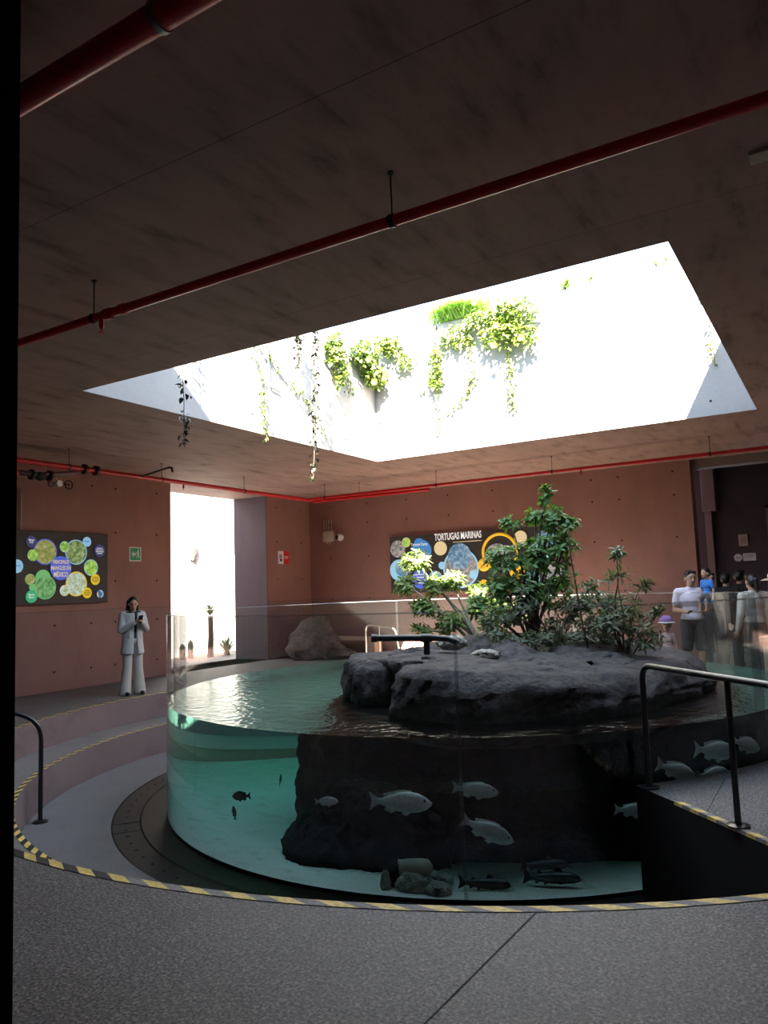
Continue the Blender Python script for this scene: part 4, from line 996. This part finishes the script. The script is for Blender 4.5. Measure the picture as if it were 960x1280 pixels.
# ---------------------------------------------------------------- fish
def fish_proto(label, cat='fish', kind='snapper'):
    rt = root('fish' if kind == 'snapper' else 'catfish', (0, 0, 0), label, cat)     # unit length along +X, nose at +.5
    if kind == 'snapper':
        prof = [(.5, .006, .0), (.47, .045, -.012), (.40, .098, -.008), (.28, .148, .0), (.12, .168, .006), (-.04, .150, .006), (-.18, .108, .004), (-.27, .068, .004), (-.33, .050, .006), (-.38, .052, .006)]
        wd = .36
    else:
        prof = [(.5, .012, -.02), (.47, .05, -.01), (.38, .085, .0), (.22, .10, .006), (.0, .10, .0), (-.2, .075, .0), (-.32, .05, .004), (-.40, .04, .008)]
        wd = .8
    rows = []
    for x, h, zc in prof: rows.append([(x, math.sin(a)*h*wd*(1 if kind == 'snapper' else 1), zc + math.cos(a)*h) for a in [2*PI*k/20 for k in range(20)]])
    mb = MB(); mb.grid(rows, True, True, True)
    b = mb.build('body', [M['fish'] if kind == 'snapper' else M['catbelly']], rt, True)
    def fin(name, pts, th=.006, mat=None, y=0):
        mb = MB(); a = [V((p[0], y-th, p[1])) for p in pts]; c = [V((p[0], y+th, p[1])) for p in pts]; mb.grid([a, c], True, True, True); return mb.build(name, [mat or (M['fin'] if kind == 'snapper' else M['catfish'])], rt)
    if kind == 'snapper':
        fin('tail_fin', [(-.36, .045), (-.44, .10), (-.52, .155), (-.48, .03), (-.475, .0), (-.49, -.04), (-.52, -.145), (-.44, -.09), (-.36, -.035)])
        fin('dorsal_fin', [(.22, .130), (.16, .185), (.05, .195), (-.08, .175), (-.20, .150), (-.29, .125), (-.26, .045), (-.16, .08), (.0, .125)])
        fin('anal_fin', [(-.08, -.135), (-.16, -.175), (-.27, -.13), (-.25, -.065)])
        fin('pelvic_fin', [(.16, -.155), (.08, -.21), (.0, -.175), (.06, -.15)])
        for s_ in (-1, 1): 
            fin('pectoral_fin', [(.20, -.02), (.08, -.07), (.02, -.09), (.07, -.03), (.17, .005)], .004, y=s_*.062)
            mb = MB(); mb.ell((.385, s_*.030, .035), (.020, .012, .020)); mb.build('eye', [M['eye']], b, True)
    else:
        fin('tail_fin', [(-.37, .035), (-.46, .13), (-.53, .17), (-.49, .02), (-.53, -.12), (-.46, -.09), (-.37, -.03)], .012)
        fin('dorsal_fin', [(.20, .095), (.10, .19), (.05, .17), (.02, .10)], .01)
        fin('adipose_fin', [(-.14, .08), (-.24, .12), (-.28, .06)], .01)
        fin('pelvic_fin', [(-.05, -.08), (-.16, -.13), (-.14, -.06)], .01); fin('anal_fin', [(-.2, -.06), (-.3, -.11), (-.31, -.04)], .01)
        mb = MB(); rows = []
        for x, h, zc in prof[1:]: rows.append([(x, math.sin(a)*h*wd*1.06, zc + .004 + math.cos(a)*h*1.06) for a in [-PI*.42 + PI*.84*k/10 for k in range(11)]])
        mb.grid(rows); mb.build('dark_back', [M['catfish']], rt, True)
        for s_ in (-1, 1):
            mb = MB(); mb.tube([(.48, s_*.03, -.02), (.56, s_*.09, -.05), (.55, s_*.15, -.08)], [.006, .005, .003], 6); mb.build('barbel', [M['catfish']], rt)
            fin('pectoral_fin', [(.25, -.05), (.14, -.09), (.10, -.08), (.18, -.04)], .006, y=s_*.085)
    return rt
def place(o, tail, nose, roll=0, label=None, group=None):
    tail = V(tail); nose = V(nose); d = nose - tail; L = d.length
    o.location = (tail + nose)/2; o.scale = (L, L, L)
    o.rotation_euler = d.to_track_quat('X', 'Z').to_euler()
    if label: o['label'] = label
    if group: o['group'] = group
    return o
snap = fish_proto('pale silver fish swimming level before the black rock, left of three', kind='snapper')
place(snap, (.62, -3.39, -.16), (1.13, -3.24, -.16), group='silver fish in the tank')
for tl, ns, lb in (((1.26, -3.11, -.045), (1.60, -2.95, -.085), 'dimmer silver fish, highest of the three before the rock'),
                   ((1.35, -3.15, -.29), (1.72, -2.97, -.47), 'pale silver fish diving nose down before the black rock'),
                   ((2.41, -2.47, -.26), (2.65, -2.24, -.30), 'silver fish half hidden behind the platform corner, tail showing'),
                   ((2.76, -2.31, .10), (3.0, -2.01, -.05), 'silver fish behind the handrail, leftmost of the group of four'),
                   ((2.95, -1.87, .16), (3.20, -1.45, .08), 'largest silver fish behind the handrail post, above the others'),
                   ((3.01, -2.0, -.05), (3.21, -1.67, -.06), 'silver fish low behind the platform, under the largest one'),
                   ((3.19, -1.48, .18), (3.36, -1.14, .06), 'rightmost silver fish right of the handrail post')):
    place(copy_tree(snap), tl, ns, label=lb, group='silver fish in the tank')
cat = fish_proto('dark fish on the sand right of the stone pile', kind='cat')
place(cat, (1.35, -3.25, HB+.07), (1.74, -3.11, HB+.065), group='dark fish on the sand')
for tl, ns, lb in (((1.77, -2.92, HB+.085), (2.20, -2.76, HB+.075), 'nearer dark fish of the pair resting by the platform wall'),
                   ((1.69, -2.78, HB+.13), (2.01, -2.58, HB+.13), 'farther dark fish of the pair resting by the platform wall')):
    place(copy_tree(cat), tl, ns, label=lb, group='dark fish on the sand')
dk = fish_proto('small dark fish swimming over the bright sand at left', kind='snapper')
for ch in dk.children: ch.data = ch.data.copy(); ch.data.materials.clear(); ch.data.materials.append(M['catfish'])
place(dk, (-.76, -3.18, -.29), (-1.01, -3.13, -.33), group='small dark fish')
for tl, ns, lb in (((-.80, -2.45, -.30), (-.86, -2.3, -.22), 'small dark fish at the edge of the black rock, left side'),
                   ((-1.42, -2.2, -.76), (-1.44, -2.2, -.62), 'tiny dark fish nosing upward over the sand at left')):
    place(copy_tree(dk), tl, ns, label=lb, group='small dark fish')
place(copy_tree(snap), (.07, -3.40, -.22), (.30, -3.38, -.19), label='small dim fish resting above the low rock mound', group='silver fish in the tank')

# ---------------------------------------------------------------- people
def person(label, loc, rz, H=1.7, top=None, bottom=None, pants_long=True, skin='skin', hair='short', arms=None, jacket=None, shoes=True, hat=None, group=None, vox=.010, bun=False, head_turn=0, head_tilt=0, sitting=False, skirt=False, flare=False, sleeve=False, head=1.0):
    """Built at 1.70 m facing +Y with its right at +X, then scaled and turned."""
    rt = root('person', (0, 0, 0), label, 'person', group)
    sh = {1: V((.175, 0, 1.385)), -1: V((-.175, 0, 1.385))}
    hp = {1: V((.088, 0, .90)), -1: V((-.088, 0, .90))}
    kn = {s_: V((s_*.10, .02, .49)) for s_ in (1, -1)}; an = {s_: V((s_*(.135 if flare else .11), -.01, .085)) for s_ in (1, -1)}
    if sitting:
        kn = {s_: V((s_*.13, .25, .78)) for s_ in (1, -1)}; an = {s_: V((s_*.12, .26, .45)) for s_ in (1, -1)}
    A = arms or {1: (V((.235, -.02, 1.10)), V((.25, .06, .86))), -1: (V((-.235, -.02, 1.10)), V((-.25, .06, .86)))}
    nk = V((0, .0, 1.46)); hc = V((0, .03, 1.585))
    hr = Matrix.Rotation(head_turn, 3, 'Z') @ Matrix.Rotation(-head_tilt, 3, 'X')
    hd = lambda p: nk + hr @ ((V(p) - nk)*head)
    _e = lambda mb, c, r: mb.ell(hd(c), tuple(x*head for x in r), rot=hr)
    b = MB()
    b.ell((0, 0, .95), (.155, .105, .12)); b.ell((0, 0, 1.10), (.13, .09, .14)); b.ell((0, .005, 1.27), (.16, .105, .16))
    b.cap((-.12, 0, 1.385), (.12, 0, 1.385), .065, .065); b.cap((0, 0, 1.38), hd((0, .01, 1.52)), .058, .052)
    _e(b, (0, .015, 1.61), (.075, .095, .095)); _e(b, (0, .045, 1.555), (.058, .068, .075)); _e(b, (0, .075, 1.515), (.03, .03, .024))
    b.cap(hd((0, .105, 1.605)), hd((0, .122, 1.572)), .010*head, .016*head)
    for s_ in (1, -1): _e(b, (s_*.077, .01, 1.585), (.012, .022, .032))
    for s_ in (1, -1):
        b.cap(hp[s_], kn[s_], .082, .056); b.cap(kn[s_], an[s_], .054, .036)
        if sitting: b.cap(an[s_], an[s_] + V((0, .12, -.05)), .036, .03)
        else: b.cap(an[s_] + V((0, -.03, -.05)), an[s_] + V((0, .13, -.06)), .034, .028)
        el, wr = A[s_]
        b.cap(sh[s_], el, .050, .040); b.cap(el, wr, .039, .027)
        d = (wr - el).normalized(); u, w = frame(d); pal = wr + d*.05
        side = u if abs(u.x) > abs(w.x) else w
        nrm = d.cross(side).normalized()
        b.cap(wr, pal, .028, .030)
        if nrm.y < 0: nrm = -nrm
        for k, (off, ln) in enumerate(((-.026, .062), (-.009, .072), (.009, .068), (.026, .054))):
            k0 = pal + side*off + d*.02; k1 = k0 + d*ln*.55 + nrm*.010; k2 = k1 + d*ln*.35 + nrm*.026
            b.cap(k0, k1, .0100, .0092, 8); b.cap(k1, k2, .0092, .0080, 8)
        t0 = wr + d*.02 - side*s_*.02; t1 = t0 - side*s_*.028 + d*.03 + nrm*.012; t2 = t1 + d*.03 + nrm*.012
        b.cap(t0, t1, .0125, .011, 8); b.cap(t1, t2, .011, .009, 8)
    bo = b.build('body', [M[skin]], rt, True, remesh=vox*.85, sm=4)
    # face
    for s_ in (1, -1):
        mb = MB(); _e(mb, (s_*.030, .098, 1.607), (.011, .008, .007)); mb.build('eye', [M['eye']], bo, True)
        mb = MB(); mb.cap(hd((s_*.016, .107, 1.628)), hd((s_*.046, .096, 1.630)), .005, .004, 8); mb.build('eyebrow', [M['hair']], bo, True)
    mb = MB(); mb.cap(hd((-.020, .104, 1.541)), hd((.020, .104, 1.541)), .007, .007, 8); mb.build('mouth', [M['lip']], bo, True)
    # hair
    h = MB()
    if hair:
        _e(h, (0, -.008, 1.632), (.086, .098, .090)); _e(h, (0, -.035, 1.60), (.083, .083, .09))
        (h.cap(hd((-.05, .055, 1.683)), hd((.05, .055, 1.683)), .027*head, .027*head) if hair != 'long' else None)
    if hair == 'long':
        for s_ in (-1, 1):
            h.cap(hd((s_*.070, -.02, 1.63)), hd((s_*.080, -.02, 1.48)), .034, .036); h.cap(hd((s_*.080, -.02, 1.48)), V((s_*.115, -.05, 1.33)), .036, .03)
        for x in (-.05, 0, .05): h.cap(hd((x, -.075, 1.60)), V((x*1.4, -.105, 1.27)), .05, .03)
        h.cap(hd((-.05, -.05, 1.55)), V((-.13, -.09, 1.33)), .06, .03)
    if bun or hair == 'ponytail':
        _e(h, (0, -.12, 1.63), (.04, .04, .04)); h.cap(hd((0, -.13, 1.62)), hd((0, -.14, 1.44)), .032, .016)
    if hair: h.build('hair', [M['hair']], rt, True, remesh=.009, sm=3)
    if hat == 'sun':
        q = MB(); c = hd((0, 0, 1.665)); q.ell(c + V((0, 0, .03)), (.100, .112, .075)); rows = []
        for rr, zz in ((.095, 0), (.15, -.012), (.20, -.035), (.205, -.038), (.15, -.02), (.095, -.008)): rows.append([c + V((math.cos(2*PI*k/40)*rr, math.sin(2*PI*k/40)*rr*1.05, zz)) for k in range(40)])
        q.grid(rows, True); q.build('hat', [M['straw']], rt, True)
    if hat == 'purple':
        q = MB(); c = hd((0, 0, 1.655)); q.ell(c + V((0, 0, .03)), (.115*head, .125*head, .085*head)); ho = q.build('hat', [M['purple']], rt, True)
        q = MB(); rows = []
        for rr, zz in ((.10*head, -.015), (.15*head, -.04), (.155*head, -.045), (.10*head, -.025)): rows.append([c + V((math.cos(2*PI*k/40)*rr, math.sin(2*PI*k/40)*rr*1.1, zz)) for k in range(40)])
        q.grid(rows, True); q.build('hat_brim', [M['white']], ho, True)
    # trousers or shorts
    if bottom:
        q = MB(); q.ell((0, 0, .955), (.168, .118, .115))
        for s_ in (1, -1):
            e = kn[s_]
            if pants_long:
                q.cap(hp[s_], e, .098, .076)
                lo = an[s_] + V((0, 0, -.03))
                q.cap(e, lo, .074, .108 if flare else .070)
                if flare: q.cap(lo + V((0, .02, 0)), lo + V((0, .05, -.01)), .09, .07)
            else:
                q.cap(hp[s_], hp[s_].lerp(e, .80), .100, .088)
        q.build('trousers' if pants_long else 'shorts', [M[bottom]], rt, True, remesh=vox, sm=4)
    if skirt:
        q = MB(); q.cap((0, 0, 1.0), (0, 0, .55), .15, .22); q.build('skirt', [M[skirt]], rt, True, remesh=vox, sm=3)
    if top:
        q = MB(); q.ell((0, 0, 1.0), (.165, .118, .12)); q.ell((0, 0, 1.12), (.145, .105, .15)); q.ell((0, .005, 1.27), (.178, .122, .16)); q.cap((-.125, 0, 1.385), (.125, 0, 1.385), .072, .072)
        q.cap((0, 0, 1.40), (0, .004, 1.43), .070, .066)
        for s_ in (1, -1):
            el, wr = A[s_]
            if not jacket:
                if sleeve: q.cap(sh[s_], el, .066, .058); q.cap(el, wr - (wr-el).normalized()*.02, .056, .042)
                else: q.cap(sh[s_], sh[s_].lerp(el, .62), .068, .064)
        q.build('shirt', [M[top]], rt, True, remesh=vox, sm=3)
    if jacket:
        for s_ in (1, -1):   # two open fronts joined over the back
            pass
        q = MB()
        for k in range(24):
            z0 = .73 + .0289*k; f_ = k/23; rx = .186 - .028*math.sin(PI*min(1, f_*1.15)); ry = .135 - .018*math.sin(PI*min(1, f_*1.15))
            gap = .34 - .12*f_
            for j in range(30):
                a = PI*.5 + gap + (2*PI - 2*gap)*j/29
                q.ell((math.cos(a)*rx, math.sin(a)*ry, z0), (.026, .026, .036), 8, 6)
        q.cap((-.13, -.01, 1.385), (.13, -.01, 1.385), .078, .078); q.ell((0, -.04, 1.3), (.165, .09, .13))
        for s_ in (1, -1):
            el, wr = A[s_]; q.cap(sh[s_], el, .070, .062); q.cap(el, wr - (wr-el).normalized()*.02, .060, .050)
            q.cap((s_*.10, .105, 1.0), (s_*.075, .11, 1.36), .026, .022)
        q.build('jacket', [M[jacket]], rt, True, remesh=.011, sm=6)
    if shoes and not sitting:
        for s_ in (1, -1):
            q = MB(); q.cap(an[s_] + V((0, -.04, -.045)), an[s_] + V((0, .13, -.05)), .042, .038); q.build('shoe', [M['shoe']], rt, True, remesh=.01, sm=3)
    k = H/1.72
    rt.scale = (k, k, k); rt.location = loc; rt.rotation_euler = (0, 0, rz)
    return rt
def face_dir(dx, dy): return math.atan2(dy, dx) - PI/2

w = person('woman in a white trouser suit standing by the left wall, looking at her phone', (-6.36, -.10, 0), face_dir(.95, -.28), 1.70, top='navy', bottom='suit_pale', hair='long', jacket='suit', flare=True, skin='skin',
           arms={1: (V((.23, .05, 1.13)), V((.06, .23, 1.26))), -1: (V((-.23, .05, 1.13)), V((-.06, .25, 1.25)))}, head_tilt=.38, head_turn=-.25, vox=.009)
# the phone in her hands
ph = root('phone', (0, 0, 0), 'black phone held in the hands of the woman in white', 'phone')
mb = MB(); mb.box((-.037, -.004, -.075), (.037, .004, .075), .0035); pb = mb.build('phone_body', [M['phone']], ph)
mb = MB(); mb.box((-.033, -.0048, -.068), (.033, -.0042, .068)); mb.build('screen', [M['indigo']], pb)
mt = Matrix.Rotation(w.rotation_euler.z, 3, 'Z'); ph.location = V(w.location) + mt @ V((0, .325, 1.295)); ph.rotation_euler = (-.45, 0, w.rotation_euler.z)

mn = person('man in a lilac shirt and dark shorts behind the tank, holding a toddler', (2.20, 3.62, 0), face_dir(.25, -1), 1.80, top='lilac', bottom='shorts', pants_long=False, skin='skin2', hair='short', head_turn=.35, head_tilt=.12,
            arms={-1: (V((-.26, .05, 1.13)), V((-.16, .30, 1.10))), 1: (V((.235, .0, 1.12)), V((.10, .24, 1.10)))})
mt = Matrix.Rotation(mn.rotation_euler.z, 3, 'Z')
pos = V(mn.location) + mt @ V((-.23, .19, 0))
person('toddler in a blue shirt carried on the arm of the lilac-shirted man', (pos.x, pos.y, .96), face_dir(-.6, -1), .80, top='blueshirt', bottom='shorts', pants_long=False, skin='skin', hair='short', sitting=True, shoes=False, head_turn=-.2, head=1.5)
person('small child in a purple hat leaning at the tank beside the man', (1.72, 4.05, 0), face_dir(.1, -1), .93, top='pinkcloth', bottom='pinkcloth', pants_long=False, skin='skin', hair='short', hat='purple', head=1.75)
person('woman with tied dark hair and a pale top, seen from behind at right', (3.08, 3.68, 0), face_dir(-.6, .8), 1.70, top='creamcloth', bottom='shorts', skin='skin2', hair='ponytail', sleeve=True)
person('person with dark hair under a pale sun hat at the right frame edge', (3.37, 4.02, 0), face_dir(-.3, .9), 1.68, top='creamcloth', bottom='blackcloth', skin='skin2', hair='long', hat='sun', sleeve=True)
person('dark silhouetted person in the doorway, left of the pair', (2.42, 6.1, 0), face_dir(.2, .9), 1.76, top='blackcloth', bottom='blackcloth', skin='skin2', hair='short', sleeve=True, vox=.012)
person('dark silhouetted person in the doorway, right of the pair', (2.62, 6.4, 0), face_dir(.4, .9), 1.80, top='blackcloth', bottom='blackcloth', skin='skin2', hair='short', sleeve=True, vox=.012)
person('person in black standing right behind the toddler', (2.30, 5.0, 0), face_dir(.3, -.9), 1.76, top='blackcloth', bottom='blackcloth', skin='skin', hair='short', sleeve=True, vox=.012)

# ---------------------------------------------------------------- light
sun = bpy.data.lights.new('sun', 'SUN'); sun.energy = 12; sun.angle = .009; sun.color = (1.0, .90, .74)
so = bpy.data.objects.new('sun', sun); COL.objects.link(so); so.location = (4, -8, 15)
so.rotation_euler = V((-.525, 1.12, -1)).to_track_quat('-Z', 'Y').to_euler()
wd = bpy.data.worlds.new('sky'); SC.world = wd; wd.use_nodes = True
nt = wd.node_tree; bg = nt.nodes['Background']; bg.inputs[0].default_value = (.62, .78, 1.0, 1); bg.inputs[1].default_value = .6

# ---------------------------------------------------------------- camera
cd = bpy.data.cameras.new('camera'); cam = bpy.data.objects.new('camera', cd); COL.objects.link(cam); SC.camera = cam
cd.sensor_fit = 'VERTICAL'; cd.sensor_height = 36; cd.lens = 943.119/1280*36; cd.clip_start = .05
pitch, roll, yaw = .1028, -.0348, -.5428
fw = V((math.sin(yaw)*math.cos(pitch), math.cos(yaw)*math.cos(pitch), math.sin(pitch)))
r0 = V((math.cos(yaw), -math.sin(yaw), 0)); u0 = r0.cross(fw)
rt_ = r0*math.cos(roll) + u0*math.sin(roll); up_ = -r0*math.sin(roll) + u0*math.cos(roll)
mw = Matrix((rt_, up_, -fw)).transposed().to_4x4(); mw.translation = V((4.3001, -9.158, 1.65)); cam.matrix_world = mw

SC.view_settings.view_transform = 'Standard'; SC.view_settings.look = 'None'; SC.view_settings.gamma = 1; SC.view_settings.use_curve_mapping = False
SC.view_settings.exposure = 3.1
cy = SC.cycles
cy.max_bounces = 10; cy.diffuse_bounces = 6; cy.glossy_bounces = 5; cy.transmission_bounces = 6; cy.transparent_max_bounces = 40; cy.volume_bounces = 0
cy.use_denoising = True
cy.caustics_reflective = False; cy.caustics_refractive = True; cy.sample_clamp_indirect = 6; cy.blur_glossy = .6
